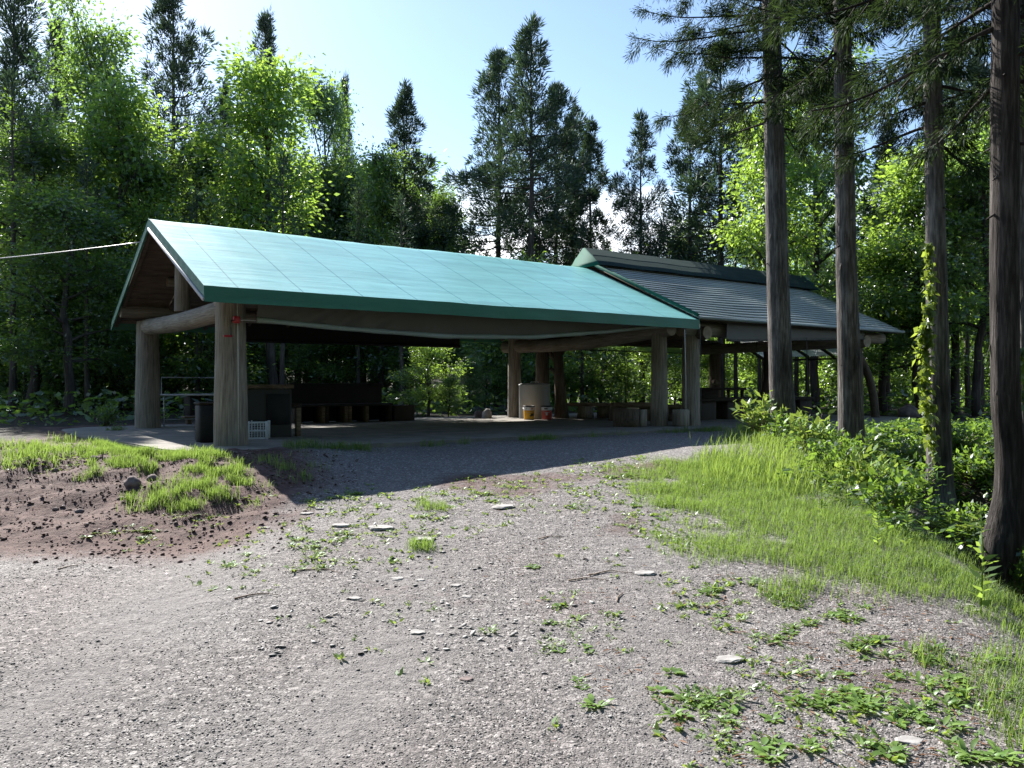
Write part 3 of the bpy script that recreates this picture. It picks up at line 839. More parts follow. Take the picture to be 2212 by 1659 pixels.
# ------------------------------------------------------------------ trees
def make_broadleaf(seed, H, cb, Rr, n_leaf, lsize, mats, name="broadleaf_tree", lean=0.0, fork=False, clump=.42):
    r = np.random.default_rng(seed)
    wood = MB()
    n = 14; zz = np.linspace(0, .88 * H, n)
    wob = np.cumsum(r.normal(0, .012 * H, (n, 2)), 0) * .55; wob -= wob[0]
    trunk = np.stack([wob[:, 0] + lean * zz, wob[:, 1], zz - .15], 1)
    r0 = .016 * H + .03
    wood.tube(trunk, r0 * (1 - .85 * zz / H), 8)
    tips = []
    nl = int(13 + H * .5)
    for i in range(nl):
        u = cb + (1 - cb) * ((i + r.uniform(0, .8)) / nl) * .92
        z = u * H
        p0 = np.array([np.interp(z, zz, trunk[:, k]) for k in range(3)])
        v = (u - cb) / (1 - cb)
        prof = (math.sin(math.pi * min(1, .22 + .8 * v)) ** .7) * (1 - .35 * v)
        az = i * 2.4 + r.normal(0, .4); el = R(r.uniform(5, 35) + 38 * v)
        L = Rr * prof * r.uniform(.65, 1.2) / max(.55, math.cos(el)) * .9
        d = np.array([math.cos(az) * math.cos(el), math.sin(az) * math.cos(el), math.sin(el)])
        k = 5; path = [p0]
        for j in range(1, k + 1):
            dd = d + np.array([0, 0, .05 - .10 * j * (1 - v)]) + r.normal(0, .12, 3)
            path.append(path[-1] + unit(dd) * L / k)
        path = np.array(path)
        wood.tube(path, np.linspace(r0 * .42 * (1 - .5 * v), .012, k + 1), 5, cap=False)
        for j in range(2, k + 1):
            for q in range(2 if j < k else 3):
                dv = unit(d * .7 + r.normal(0, .75, 3) * np.array([1, 1, .6]))
                e = path[j] + dv * L * r.uniform(.12, .38)
                wood.tube(np.array([path[j], (path[j] + e) / 2 + r.normal(0, .04, 3), e]), [.018, .012, .005], 4, cap=False)
                tips.append((e, dv)); 
                if r.random() < .6: tips.append(((path[j] + e) / 2, dv))
    tips = [x for x in tips if r.random() > .1]
    T = np.array([a for a, b in tips]); Dv = np.array([b for a, b in tips])
    per = r.uniform(.4, 1.6, len(T)); per = (per / per.sum() * n_leaf).astype(int) + 4
    idx = np.repeat(np.arange(len(T)), per); m = len(idx)
    off = r.normal(0, 1, (m, 3)) * np.array([clump, clump, clump * .55]) * (.75 + .5 * r.random(len(T)))[idx][:, None]
    P = T[idx] + off
    D = unit(off * np.array([1, 1, .5]) / clump * .7 + Dv[idx] * .5 + np.array([0, 0, -.35]) + r.normal(0, .45, (m, 3)))
    L = lsize * r.uniform(.6, 1.25, m)
    V, f = leaves(P, D, L, L * .46, seed + 1)
    root = bpy.data.objects.new(name, None)
    t = wood.mesh("trunk", M_barkfar, True); c = MB().add(V, f).mesh("crown", mats)
    return t, c

def make_sugi(seed, H, cb, Rr, tuft_n, bl, bw, mats, dens=1.0, droop=0.0, r0=None, spacing=.3, bark=None, sparse=.22):
    r = np.random.default_rng(seed)
    wood = MB()
    zz = np.linspace(0, H * .985, 24)
    wob = np.cumsum(r.normal(0, .012, (24, 2)), 0); wob -= wob[0]
    trunk = np.stack([wob[:, 0], wob[:, 1], zz - .1], 1)
    r0 = r0 or .0115 * H + .03
    wood.tube(trunk, np.maximum(r0 * (1 - .93 * zz / H) * (1 + .35 * np.exp(-zz / .5)), .012), 9)
    P, D, A = [], [], []
    nb = int(dens * 12.5 * H * (1 - cb))
    ph = r.uniform(0, 6, 3)
    for i in range(nb):
        u = (i + r.random()) / nb
        z = H * (cb + (1 - cb) * u * .985)
        az = i * 2.39996 + r.normal(0, .35)
        lump = 1 + .26 * math.sin(az * 1 + u * 9 + ph[0]) + .2 * math.sin(az * 2 - u * 21 + ph[1])
        if r.random() < sparse or lump < .72 + .1 * r.random(): continue
        L = Rr * ((1 - u) ** .88 * .95 + .07) * min(1, .75 + 2.2 * u) * lump * r.uniform(.75, 1.12)
        el = R(-14 + 60 * u ** .9 + r.normal(0, 8)) - droop * (1 - u)
        p0 = np.array([np.interp(z, zz, trunk[:, k]) for k in range(3)])
        d = np.array([math.cos(az) * math.cos(el), math.sin(az) * math.cos(el), math.sin(el)])
        k = 5; s_ = np.linspace(0, 1, k + 1)
        path = p0 + d * L * s_[:, None] + np.array([0, 0, 1.0]) * (L * .22 * s_ ** 2.2)[:, None] * (1 if droop == 0 else -droop)
        wood.tube(path, np.linspace(.022 + .012 * (1 - u), .006, k + 1), 4, cap=False)
        nt_ = max(2, int(L * .72 / spacing))
        for j in range(nt_):
            q = .30 + .70 * (j + r.random() * .6) / nt_
            c = np.array([np.interp(q, s_, path[:, x]) for x in range(3)])
            w = .26 * L * (1 - .5 * q) * (1 if j < nt_ - 1 else .3)
            for _ in range(2 if q < .9 else 3):
                o = r.normal(0, 1, 3) * np.array([w, w, w * .45])
                P.append(c + o); D.append(unit(d + o * .8 / (w + .05) * .4 + np.array([0, 0, .65 - 1.25 * droop]))); A.append(r.uniform(.7, 1.25))
        if r.random() < .25 and u < .3:
            pass
    # dead twigs below the crown
    for i in range(10):
        z = H * cb * r.uniform(.45, 1.0); az = r.uniform(0, 6.28); L = r.uniform(.4, 1.3)
        p0 = np.array([np.interp(z, zz, trunk[:, x]) for x in range(3)])
        wood.tube(np.array([p0, p0 + [math.cos(az) * L * .6, math.sin(az) * L * .6, -.05], p0 + [math.cos(az) * L, math.sin(az) * L, -.18]]), [.016, .01, .004], 4, cap=False)
    P.append(trunk[-1] - np.array([0, 0, .1])); D.append(np.array([0, 0, 1.0])); A.append(1.0)
    P, D, A = np.array(P), np.array(D), np.array(A)
    n = len(P); idx = np.repeat(np.arange(n), tuft_n); m = len(idx)
    sp = r.normal(0, 1, (m, 3))
    off = sp * .10 * (bl / .3)
    dd = unit(D[idx] + sp * .55)
    Lb = bl * A[idx] * r.uniform(.55, 1.2, m)
    V, f = leaves(P[idx] + off, dd, Lb, np.full(m, bw) * r.uniform(.7, 1.3, m), seed + 2, flat=.2)
    return wood.mesh("trunk", bark or M_barkfar, True), MB().add(V, f).mesh("crown", mats)

def tree_obj(name, meshes, label, cat, M, group=None):
    root = thing(name, label, cat, M, group)
    kids = []
    for nm, me in zip(("trunk", "crown"), meshes):
        o = bpy.data.objects.new(nm, me); C.objects.link(o); o.parent = root; kids.append(o)
    KIDS[root.name] = kids
    return root

SUGI_R, BROAD_R = [2.7, 2.9, 2.7, 2.5], [2.6, 2.9, 2.3, 2.7, 3.1]
SUGI = [make_sugi(100 + i, 14, cb, rr, 30, .27, .042, M_sugi, 1.05, spacing=.26) for i, (cb, rr) in enumerate([(.42, 2.7), (.34, 2.9), (.22, 2.7), (.46, 2.5)])]
BROAD = [make_broadleaf(200 + i, 10, cb, rr, (14000 if m is M_leaf2 else 19000), (.2 if m is M_leaf2 else .175), m) for i, (cb, rr, m) in enumerate([(.28, 2.6, M_leaf), (.22, 2.9, M_leaf), (.30, 2.3, M_leaf2), (.2, 2.7, M_leaf3), (.25, 3.1, M_leaf3)])]
SAPL = [make_broadleaf(240 + i, 5, .18, 1.7, 6500, .17, m, clump=.33) for i, m in enumerate([M_leaf, M_leaf2, M_leaf3])]

def put_tree(kind, meshes, px, D, ytop, label, cat, group=None, H0=14.0, wide=1.0, rz=None, wpx=None):
    x = (px - CX) / F * D
    g = hz(x, D)
    H = CAMZ + (CY - ytop) / F * D - g
    s = H / H0
    if wpx: wide = wpx / F * D / 2 / s
    M = Matrix.Translation((x, D, g)) @ Matrix.Rotation(rnd.uniform(0, 6.28) if rz is None else rz, 4, 'Z') @ Matrix.Diagonal((s * wide, s * wide, s, 1))
    return tree_obj(kind, meshes, label, cat, M, group)

GC, GB = 'cedars standing behind the pavilions', 'broadleaf trees at the edge of the wood'
for px, D, yt, v, w, lab in [
    (30, 33, -75, 2, 230, 'dense dark cedar cut off by the top left corner'),
    (372, 34, -60, 0, 190, 'tall open cedar with its top just out of frame above the near roof peak'),
    (575, 46, 28, 2, 150, 'tall cedar whose pointed tip rises above the bright yellow green tree'),
    (488, 40, 175, 1, 120, 'cedar half hidden left of the bright yellow green tree'),
    (745, 41, 165, 2, 80, 'cedar showing only its tip behind the second bright broadleaf tree'),
    (875, 36, 178, 1, 170, 'broad dark cedar beside the open sky over the middle of the green roof'),
    (1076, 35, 108, 0, 185, 'tall cedar with a bare lower trunk, left of the highest cedar in the middle'),
    (1144, 32, 45, 3, 200, 'highest cedar of the clump over the middle of the roofs'),
    (1200, 36, 180, 0, 150, 'dense cedar just right of the highest cedar'),
    (1238, 37, 233, 3, 120, 'slender cedar with a thin bare trunk right of the clump'),
    (1277, 38, 258, 1, 150, 'lower cedar above the left end of the dark ridge cap'),
    (1386, 36, 248, 3, 125, 'lone thin cedar against open sky above the dark ridge cap'),
    (1490, 35, 195, 1, 165, 'bushy cedar left of the nearest trunks above the dark roof'),
    (1555, 33, 90, 0, 210, 'cedar with a dark trunk directly left of the first near trunk'),
    (1905, 42, 325, 3, 95, 'small pale cedar seen in the sky gap between the second and third near trunks'),
    (1775, 40, 380, 1, 110, 'cedar hidden among leaves between the first and second near trunks'),
    (2062, 26, 60, 0, 190, 'cedar with a thin dark trunk just right of the vine covered trunk'),
    (2118, 30, 90, 1, 170, 'cedar with a slim trunk left of the bent trunk'),
    (1918, 29, 260, 3, 120, 'thin trunked cedar right of the far end of the dark roof'),
    (120, 40, 40, 2, 170, 'dark cedar second from the left edge'),
]:
    put_tree("cedar_tree", SUGI[v], px, D, yt, lab, 'cedar', GC, wpx=w * 1.42 / SUGI_R[v])
for px, D, yt, v, w, lab in [
    (215, 31, 45, 0, 215, 'tall sunlit broadleaf tree behind the left edge of the wood'),
    (255, 28.5, 185, 2, 230, 'yellow green broadleaf tree with sunlit sprays left of the roof peak'),
    (60, 27, 270, 3, 300, 'deep green broadleaf tree filling the left edge'),
    (150, 24, 420, 4, 320, 'shaded broadleaf tree low on the left in front of the taller ones'),
    (330, 30, 330, 3, 190, 'shaded broadleaf tree directly behind the near roof peak'),
    (450, 33, 300, 3, 150, 'dark broadleaf tree in the notch left of the bright yellow green tree'),
    (590, 30, 140, 2, 250, 'bright yellow green broadleaf tree with a forked trunk above the green roof'),
    (704, 39, 160, 1, 165, 'second bright broadleaf tree above the green roof'),
    (830, 35, 335, 2, 130, 'low sunlit broadleaf tree in front of the broad dark cedar'),
    (962, 36, 415, 0, 110, 'small broadleaf tree filling the gap right of the broad dark cedar'),
    (1650, 27, 235, 2, 190, 'sunlit broadleaf tree right behind the first near trunk'),
    (1760, 31, 130, 0, 260, 'tall broadleaf tree between the first and second near trunks'),
    (1905, 26, 520, 1, 260, 'low broadleaf tree below the small pale cedar'),
    (1990, 25, 330, 2, 230, 'broadleaf tree behind the vine covered trunk'),
    (2110, 24.5, 290, 0, 240, 'broadleaf tree left of the bent trunk'),
    (2230, 29, 200, 3, 260, 'deep green broadleaf tree at the right edge'),
    (1480, 37, 500, 2, 120, 'low yellow green tree peeping over the dark ridge cap'),
]:
    put_tree("broadleaf_tree", BROAD[v], px, D, yt, lab, 'tree', GB, H0=10.0, wpx=w * 1.25 / BROAD_R[v] / 1.1)

def skyline(px):
    return float(np.interp(px, [-200, 60, 200, 430, 450, 900, 940, 985, 1060, 1290, 1310, 1430, 1500, 1600, 1800, 1880, 1960, 2100, 2400], [150, 220, 300, 330, 430, 410, 470, 545, 545, 545, 555, 545, 480, 400, 420, 480, 470, 330, 330]))
def fill_trees():
    r = random.Random(3)
    n = 0
    for k in range(54):
        px = -160 + 2520 * ((k * .618034) % 1.0)
        D = 42 + 30 * (k / 54) + r.uniform(-2, 2)
        if px > 850: D = 62 + 14 * (k / 54)
        yt = skyline(px) + r.uniform(0, 140) + (60 if px > 1000 else 0)
        if r.random() < .42 and px < 850: put_tree("cedar_tree", SUGI[r.randrange(4)], px, D, yt, 'cedar deep in the wood, hardly told from its neighbours behind the front trees', 'cedar', 'cedars deep in the wood', wide=r.uniform(.9, 1.3))
        else: put_tree("broadleaf_tree", BROAD[r.randrange(5)], px, D, yt, 'broadleaf tree deep in the wood behind the front row of trees', 'tree', 'broadleaf trees deep in the wood', H0=10., wide=r.uniform(.9, 1.3))
    # saplings and bushes below them, seen under the roofs
    for k in range(95):
        px = -120 + 2460 * ((k * .618034 + .1) % 1.0)
        D = r.uniform(24, 40) if k % 3 else r.uniform(27, 34)
        if px > 1180: D = r.uniform(31, 46)
        x = (px - CX) / F * D
        s, t = local_st(x, D)
        if t < 9.5 and -4 < s < 24: 
            D += (10.5 - t) / .814 + r.uniform(0, 3); x = (px - CX) / F * D
        if px < 420 and D < 25: D += 4
        x = (px - CX) / F * D
        if any(abs((x - q[0]) * .814 + (D - q[1]) * .581) < 2.6 and 0 < -(x - q[0]) * .581 + (D - q[1]) * .814 < 10 for q in ((.1, 22.7), (-2.6, 24.5), (-4.4, 20.3))): continue
        yt = r.uniform(560, 790) if px < 1180 else r.uniform(690, 800) if px < 1600 else r.uniform(600, 800)
        put_tree("sapling", SAPL[k % 3 if r.random() < .6 else 2], px, D, yt, 'leafy sapling in the undergrowth seen between and below the roofs', 'sapling', 'saplings in the undergrowth', H0=5., wide=r.uniform(.8, 1.2))
fill_trees()
def dense_row():
    r = random.Random(12)
    for k in range(20):
        px = 425 + 540 * ((k * .618034) % 1.0); D = r.uniform(39, 50)
        put_tree("broadleaf_tree", BROAD[r.choice((0, 3, 4, 4))], px, D, r.uniform(350, 470) + (40 if px > 900 else 0), 'broadleaf tree deep in the wood behind the front row of trees', 'tree', 'broadleaf trees deep in the wood', H0=10., wide=r.uniform(.9, 1.2))
dense_row()

# thin dark trunks of the wood, seen under the roofs and between the near trunks
POLE = [make_sugi(300 + i, 15, .68, 1.3, 9, .34, .055, M_sugi, .5, r0=.17) for i in range(3)]
for px, D, yt in [(28, 25, 150), (150, 30, 260), (190, 26, 340), (300, 29, 300), (425, 28, 420), (610, 27, 330), (775, 33, 400), (868, 29, 420), (1258, 31, 470), (1168, 33, 430), (1590, 33, 420), (1640, 31, 480), (1720, 30, 400), (1745, 34, 430), (2010, 33, 400), (2090, 29, 330), (1955, 36, 480), (2160, 36, 300), (1850, 36, 520)]:
    put_tree("forest_trunk", POLE[int(px) % 3], px, D, yt, 'slim dark tree trunk standing in the wood behind the pavilions', 'tree', 'slim trunks in the wood', H0=15., wide=1.0)

def far_wood():
    r = np.random.default_rng(5)
    n = 52000
    a = r.uniform(-.85, .85, n); D = r.uniform(78, 104, n)
    x = np.sin(a) * D * 1.1; y = np.cos(a) * D
    z = height(x, y) + 12 * r.random(n) ** 1.1 * (.6 + .7 * fbm(x * .15, y * .15, 61))
    P = np.stack([x, y, z], 1)
    V, f = leaves(P, r.normal(0, 1, (n, 3)) + [0, 0, -.3], r.uniform(.5, 1.1, n), r.uniform(.25, .55, n), 6)
    tag(MB().add(V, f).build("far_wood", M_leaf), 'far mass of leaves closing the wood behind everything', 'wood', kind='stuff')
    n = 60000
    x = r.uniform(-34, 40, n); y = r.uniform(13, 52, n)
    s, t = local_st(x, y)
    keep = ((t > 8.0) | (s < -3.2) | (s > 20.5)) & (y > 15) & ~((x < -5) & (y < 15.5)) & (r.random(n) < fbm(x * .5, y * .5, 66) * 1.5)
    x, y = x[keep], y[keep]; n = len(x)
    z = height(x, y) + .75 * r.random(n) ** 1.6
    V, f = leaves(np.stack([x, y, z], 1), r.normal(0, 1, (n, 3)) * [1, 1, .35], r.uniform(.12, .34, n), r.uniform(.06, .16, n), 8)
    tag(MB().add(V, f).build("undergrowth", M_leaf3), 'low leafy undergrowth covering the floor of the wood', 'undergrowth', kind='stuff')
far_wood()

# ------------------------------------------------------------------ the five near trunks on the right
def near_cedar(label, pts, H, rads, cb, seed, Rr, nb, sc_bl=.12, flare=True, bark=None):
    M_b = bark or M_bark
    """pts: trunk centre line (world), rads: matching radii"""
    r = np.random.default_rng(seed)
    base = Vector(pts[0])
    root = thing("cedar_tree", label, 'cedar', Matrix.Translation(base), 'near cedars on the right')
    pts = np.array([np.array(p) - np.array(base) for p in pts], float); rads = np.array(rads, float)
    top = np.array([pts[-1][0] + (pts[-1][0] - pts[-2][0]) * .3, pts[-1][1], H])
    pts = np.vstack([pts, top]); rads = np.append(rads, .05)
    k = 150; n = 44
    zz = np.concatenate([np.linspace(pts[0][2] - .25, pts[-2][2], k - 15), np.linspace(pts[-2][2] + .3, H, 15)])
    zs = np.clip(zz, 0, None)
    def smooth_i(col):
        y = np.interp(zs, pts[:, 2], col); ker = np.ones(5) / 5
        yp = np.pad(y, 2, mode='edge'); return np.convolve(yp, ker, 'valid')
    cx, cyy, rr = smooth_i(pts[:, 0]), smooth_i(pts[:, 1]), smooth_i(rads)
    rr = rr * (1 + (.28 if flare else 0) * np.exp(-np.clip(zz, 0, None) / .16))
    a = np.linspace(0, 2 * np.pi, n, endpoint=False)
    V = []
    for i in range(k):
        fl = 1 + .05 * (fbm(a * 5.5 + .3 * math.sin(zz[i]), np.full(n, zz[i] * .55), seed, 4) * 2 - .95) * np.minimum(1, 1) + .03 * (vnoise(a * 1.0, np.full(n, zz[i] * 1.4), seed + 3) - .5)
        V.append(np.stack([cx[i] + np.cos(a) * rr[i] * fl, cyy[i] + np.sin(a) * rr[i] * fl, np.full(n, zz[i])], 1))
    i, j = np.meshgrid(np.arange(k - 1), np.arange(n), indexing='ij')
    mb = MB().add(np.concatenate(V), np.stack([i * n + j, i * n + (j + 1) % n, (i + 1) * n + (j + 1) % n, (i + 1) * n + j], -1).reshape(-1, 4))
    # loose strips of bark
    for q in range(34):
        z = r.uniform(.3, 6.5); az = r.uniform(0, 6.28); R0 = np.interp(z, zz, rr)
        c = np.array([np.interp(z, zz, cx), np.interp(z, zz, cyy), z]); L = r.uniform(.06, .22)
        o = np.array([math.cos(az), math.sin(az), 0]); s_ = np.array([-o[1], o[0], 0]) * r.uniform(.008, .02)
        b = c + o * R0 * .99; e = b + o * r.uniform(.015, .05) + [0, 0, -L if r.random() < .6 else L]
        mb.add([b - s_, b + s_, e + s_ * .3, e - s_ * .3], [(0, 1, 2, 3)])
    tk = mb.build("trunk", M_b, root, Matrix.Identity(4), True, keep=False)
    # boughs and foliage
    P, D, A = [], [], []
    limb = MB()
    for i in range(nb):
        u = (i + r.random()) / nb
        z = cb + (H - cb) * u * .97
        az = i * 2.39996 + r.normal(0, .4)
        p0 = np.array([np.interp(z, zz, cx), np.interp(z, zz, cyy), z])
        L = Rr * (1 - u) ** .7 * r.uniform(.6, 1.15) * min(1, .55 + 3 * u)
        if L < .25: continue
        el = R(r.normal(-6, 12) + 40 * u)
        d = np.array([math.cos(az) * math.cos(el), math.sin(az) * math.cos(el), math.sin(el)])
        s_ = np.linspace(0, 1, 7)
        path = p0 + d * L * s_[:, None] + np.array([0, 0, 1.0]) * (L * (-.30 * s_ ** 1.6 + .22 * s_ ** 4))[:, None] * (1 - u)
        limb.tube(path, np.linspace(.024 * (1 - .5 * u), .006, 7), 5, cap=False)
        nt_ = max(3, int(L / .17))
        for j in range(nt_):
            q = .12 + .88 * (j + r.random()) / nt_
            c = np.array([np.interp(q, s_, path[:, x]) for x in range(3)])
            side = unit(np.cross(d, [0, 0, 1.0])) * (1 if r.random() < .5 else -1)
            sl = L * .34 * (1.1 - .7 * q) * r.uniform(.4, 1.1)
            e = c + side * sl + d * sl * .5 + np.array([0, 0, -.28 * sl - .05])
            limb.tube(np.array([c, e]), [.008, .004], 3, cap=False)
            for w in np.linspace(.35, 1.05, max(3, int(sl / .075))):
                P.append(c + (e - c) * w); D.append(unit((e - c) / (sl + .01) * .7 + d * .4 + np.array([0, 0, -.6]) + r.normal(0, .25, 3))); A.append(r.uniform(.7, 1.3))
    for q in range(9):                          # bare dead stubs under the crown
        z = r.uniform(cb * .55, cb * 1.15); az = r.uniform(0, 6.28); L = r.uniform(.08, .32)
        p0 = np.array([np.interp(z, zz, cx), np.interp(z, zz, cyy), z]); o = np.array([math.cos(az), math.sin(az), r.uniform(-.5, .1)])
        limb.tube(np.array([p0 + o * .05, p0 + o * L * .6, p0 + o * L + [0, 0, -.1 * L]]), [.02, .012, .005], 5, cap=False)
    limb.build("branches", M_bark_dark, root, Matrix.Identity(4), True, keep=False)['kind'] = 'stuff'
    P, D, A = np.array(P), np.array(D), np.array(A)
    t_ = 34; idx = np.repeat(np.arange(len(P)), t_); m = len(idx)
    sp = r.normal(0, 1, (m, 3))
    V, f = leaves(P[idx] + sp * .045, unit(D[idx] + sp * .42), sc_bl * A[idx] * r.uniform(.45, 1.1, m), r.uniform(.009, .016, m), seed + 4, flat=.1)
    MB().add(V, f).build("crown", M_sugi_near, root, Matrix.Identity(4), keep=False)
    return root
def colpts(D, rows, zb):
    """trunk centre line from rows (photo x, photo y, photo width)"""
    P, Rd = [], []
    for px, py, w in rows:
        P.append(tuple(at(px, py, D))); Rd.append(w / F * D / 2)
    if zb is not None: P[0] = (P[0][0], D, zb)
    return P, Rd
P_, R_ = colpts(14.3, [(1696, 940, 56), (1687, 820, 50), (1680, 600, 46), (1676, 450, 45), (1670, 200, 40), (1664, -60, 36)], hz(4.86, 14.3))
near_cedar('first near cedar trunk from the left, rising from leafy weeds before the dark roof', P_, 15.5, R_, 5.5, 401, 2.5, 96)
P_, R_ = colpts(11.9, [(1841, 985, 56), (1836, 850, 48), (1828, 560, 42), (1825, 350, 40), (1820, 100, 37), (1816, -100, 34)], hz(5.0, 11.9))
near_cedar('straight bare cedar trunk standing second of the near row, its foot in low green leaves', P_, 14.5, R_, 5.5, 402, 2.1, 84)
P_, R_ = colpts(10.5, [(2030, 1060, 56), (2028, 900, 46), (2022, 560, 41), (2016, 250, 37), (2012, 0, 34), (2008, -200, 32)], hz(5.6, 10.5))
near_cedar('cedar trunk with yellow green vine climbing its left side', P_, 13.5, R_, 4.75, 403, 1.9, 66)
P_, R_ = colpts(6.9, [(2150, 1290, 44), (2153, 1240, 62), (2160, 1185, 84), (2174, 1133, 78), (2184, 1070, 66), (2184, 976, 60), (2172, 882, 57), (2170, 600, 56), (2171, 250, 55), (2173, -100, 54), (2178, -400, 50)], None)
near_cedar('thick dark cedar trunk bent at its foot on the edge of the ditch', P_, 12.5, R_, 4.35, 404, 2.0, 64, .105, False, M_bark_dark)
P_, R_ = colpts(10.2, [(2222, 1020, 40), (2216, 700, 32), (2208, 300, 29), (2206, -150, 26)], hz(6.6, 10.2))
near_cedar('slim reddish cedar trunk half cut off by the right edge of the frame', P_, 12.5, R_, 5.2, 405, 1.7, 46)

def vine(name, label, D, rows, n, seed, w):
    r = np.random.default_rng(seed)
    ys = np.array([q[1] for q in rows]); xs = np.array([q[0] for q in rows]); ds = np.array([q[2] for q in rows], float)
    cdf = np.cumsum(ds) / ds.sum()
    yy = np.interp(r.random(n), np.concatenate([[0], cdf]), np.concatenate([[ys[0] - 20], ys]))
    xx = np.interp(yy, ys, xs) + r.normal(0, 1, n) * w * np.interp(yy, ys, ds)
    P = np.array([at(a, b, D - .22 - .1 * r.random()) for a, b in zip(xx, yy)])
    root = thing(name, label, 'vine', Matrix.Translation(P[P[:, 2].argmin()]))
    V, f = leaves(P, np.stack([r.normal(-.3, .5, n), r.normal(-.5, .4, n), r.normal(-.8, .4, n)], 1), r.uniform(.06, .13, n), r.uniform(.05, .1, n), seed, flat=.2)
    MB().add(V, f).build("foliage", M_vine, root, Matrix.Identity(4))
    st = [tuple(at(a, b, D - .19)) for a, b, c in rows]
    MB().tube(st, .012, 6).build("stem", M_twig, root, Matrix.Identity(4))
vine("climbing_vine", 'yellow green vine climbing the left side of the third near trunk', 10.5, [(2006, 545, .5), (2010, 600, .8), (2006, 660, .7), (2000, 700, .8), (1996, 740, 1.3), (1998, 800, 1.1), (2000, 850, 1.2), (2004, 900, .9), (2012, 950, .7), (2020, 990, .5)], 620, 5, 7.5)
vine("climbing_vine", 'small vine on the slim trunk at the right edge of the frame', 10.2, [(2206, 770, 1), (2206, 830, 1), (2204, 880, .8)], 110, 6, 6)

def unseen_leaf_screen():  # unseen leaves added behind the camera to hold back sky light
    r = np.random.default_rng(15)
    n = 34000
    a = r.uniform(1.05, 2 * np.pi - 1.3, n); D = r.uniform(13, 24, n)
    x = np.sin(a) * D; y = np.cos(a) * D
    z = height(x, y) + 15 * r.random(n)
    V, f = leaves(np.stack([x, y, z], 1), r.normal(0, 1, (n, 3)), r.uniform(.5, 1.0, n), r.uniform(.3, .6, n), 16)
    tag(MB().add(V, f).build("far_wood", M_leaf3), 'unseen mass of leaves added on the near side to cut the sky light', 'wood', kind='stuff')
unseen_leaf_screen()

# ------------------------------------------------------------------ things on the floor of the pavilions
def on_floor(name, label, cat, s, t, rz=0, group=None):
    return thing(name, label, cat, FRAME @ Matrix.Translation((s, t, 0)) @ Matrix.Rotation(rz, 4, 'Z'), group)
def part(mb, name, m, root, smooth=False):
    return mb.build(name, m, root, Matrix.Identity(4), smooth, keep=False)
def st(px, py, z=0.0):
    p = at_z(px, py, z); s, t = local_st(p.x, p.y); return float(s), float(t)

def tank():
    s, t = st(1158, 905); t += .43; s += .27
    root = on_floor("water_tank", 'grey cylindrical tank with loose lid standing behind the two pails', 'tank', s, t)
    n = .43
    part(MB().lathe([(.0, 0), (n - .01, 0), (n, .02), (n, .9), (n + .012, .91), (n + .012, .94), (n - .02, .95)], 40), "tank_body", M_tank, root, True)
    lid = part(MB().lathe([(n - .02, .945), (n - .06, .965), (.12, .975), (0, .975)], 40), "lid", M_tank, root, True)
    mb = MB(); mb.tube([(-.14, 0, .97), (-.12, 0, 1.01), (.12, 0, 1.01), (.14, 0, .97)], .012, 6); part(mb, "lid_handle", M_white, lid)
tank()
def pail(px, body, lab, marks):
    s, t = st(px, 906); t -= .12
    root = on_floor("pail", lab, 'pail', s, t, -TH)
    r0, r1, h = .135, .150, .37
    rr = lambda z: r0 + (r1 - r0) * z / h
    part(MB().lathe([(0, .004), (r0, .004), (rr(.02), .02), (rr(.25), .25)], 30), "pail_body", body, root, True)
    part(MB().lathe([(rr(.25), .25), (rr(.335), .335)], 30), "label_band", M_white, root, True)
    part(MB().lathe([(rr(.335), .335), (r1 + .008, .345), (r1 + .010, .365), (r1 - .004, .372), (r1 - .012, .36), (r0 - .01, .03), (0, .03)], 30), "rim", M_ink, root, True)
    mb = MB(); a = np.linspace(-1.5, 1.5, 12)
    mb.tube([(math.sin(x) * (r1 + .012), -.16 * math.cos(x) * .9 - .02, .33 - .14 * math.cos(x)) for x in a], .004, 5)
    part(mb, "handle", M_steel, root)
    for a0, a1, z0, z1, m in marks:
        k = 8; aa = np.linspace(a0, a1, k)
        V = [(math.sin(x) * (rr(z) + .002), -math.cos(x) * (rr(z) + .002), z) for z in (z0, z1) for x in aa]
        part(MB().add(V, [(i, i + 1, k + i + 1, k + i) for i in range(k - 1)]), "printed_mark", m, root)
pail(1137, M_yellow, 'yellow paint pail with white band in front of the grey tank', [(-.5, -.38, .29, .315, M_ink), (.35, .75, .27, .32, M_orange), (.3, 1.1, .10, .17, M_ink), (.1, .5, .09, .12, M_ink)])
pail(1175, M_redp, 'red paint pail with white band in front of the grey tank', [(-.5, .1, .275, .31, M_ink), (-.2, .15, .12, .2, M_white), (-.15, .1, .155, .165, M_ink)])

def fork_post():
    s, t = st(1214, 903)
    root = on_floor("forked_log", 'dark leaning natural log post with forked branches beside the grey tank', 'log post', s, t)
    p = lambda px, py: np.array(FRAME.inverted() @ at(px, py, at_z(1214, 903).y)) - np.array([s, t, 0])
    mb = MB().tube([p(1214, 905), p(1212, 860), p(1207, 800), p(1204, 745)], [.22, .17, .14, .13], 14, lump=.25, seed=3); part(mb, "trunk", M_logdark, root, True)
    for a, b, c in [((1206, 790), (1190, 765), (1182, 742)), ((1207, 770), (1222, 752), (1228, 738)), ((1206, 815), (1196, 800), (1188, 795))]:
        part(MB().tube([p(*a), p(*b), p(*c)], [.075, .06, .05], 8, lump=.2), "branch", M_logdark, root, True)
fork_post()

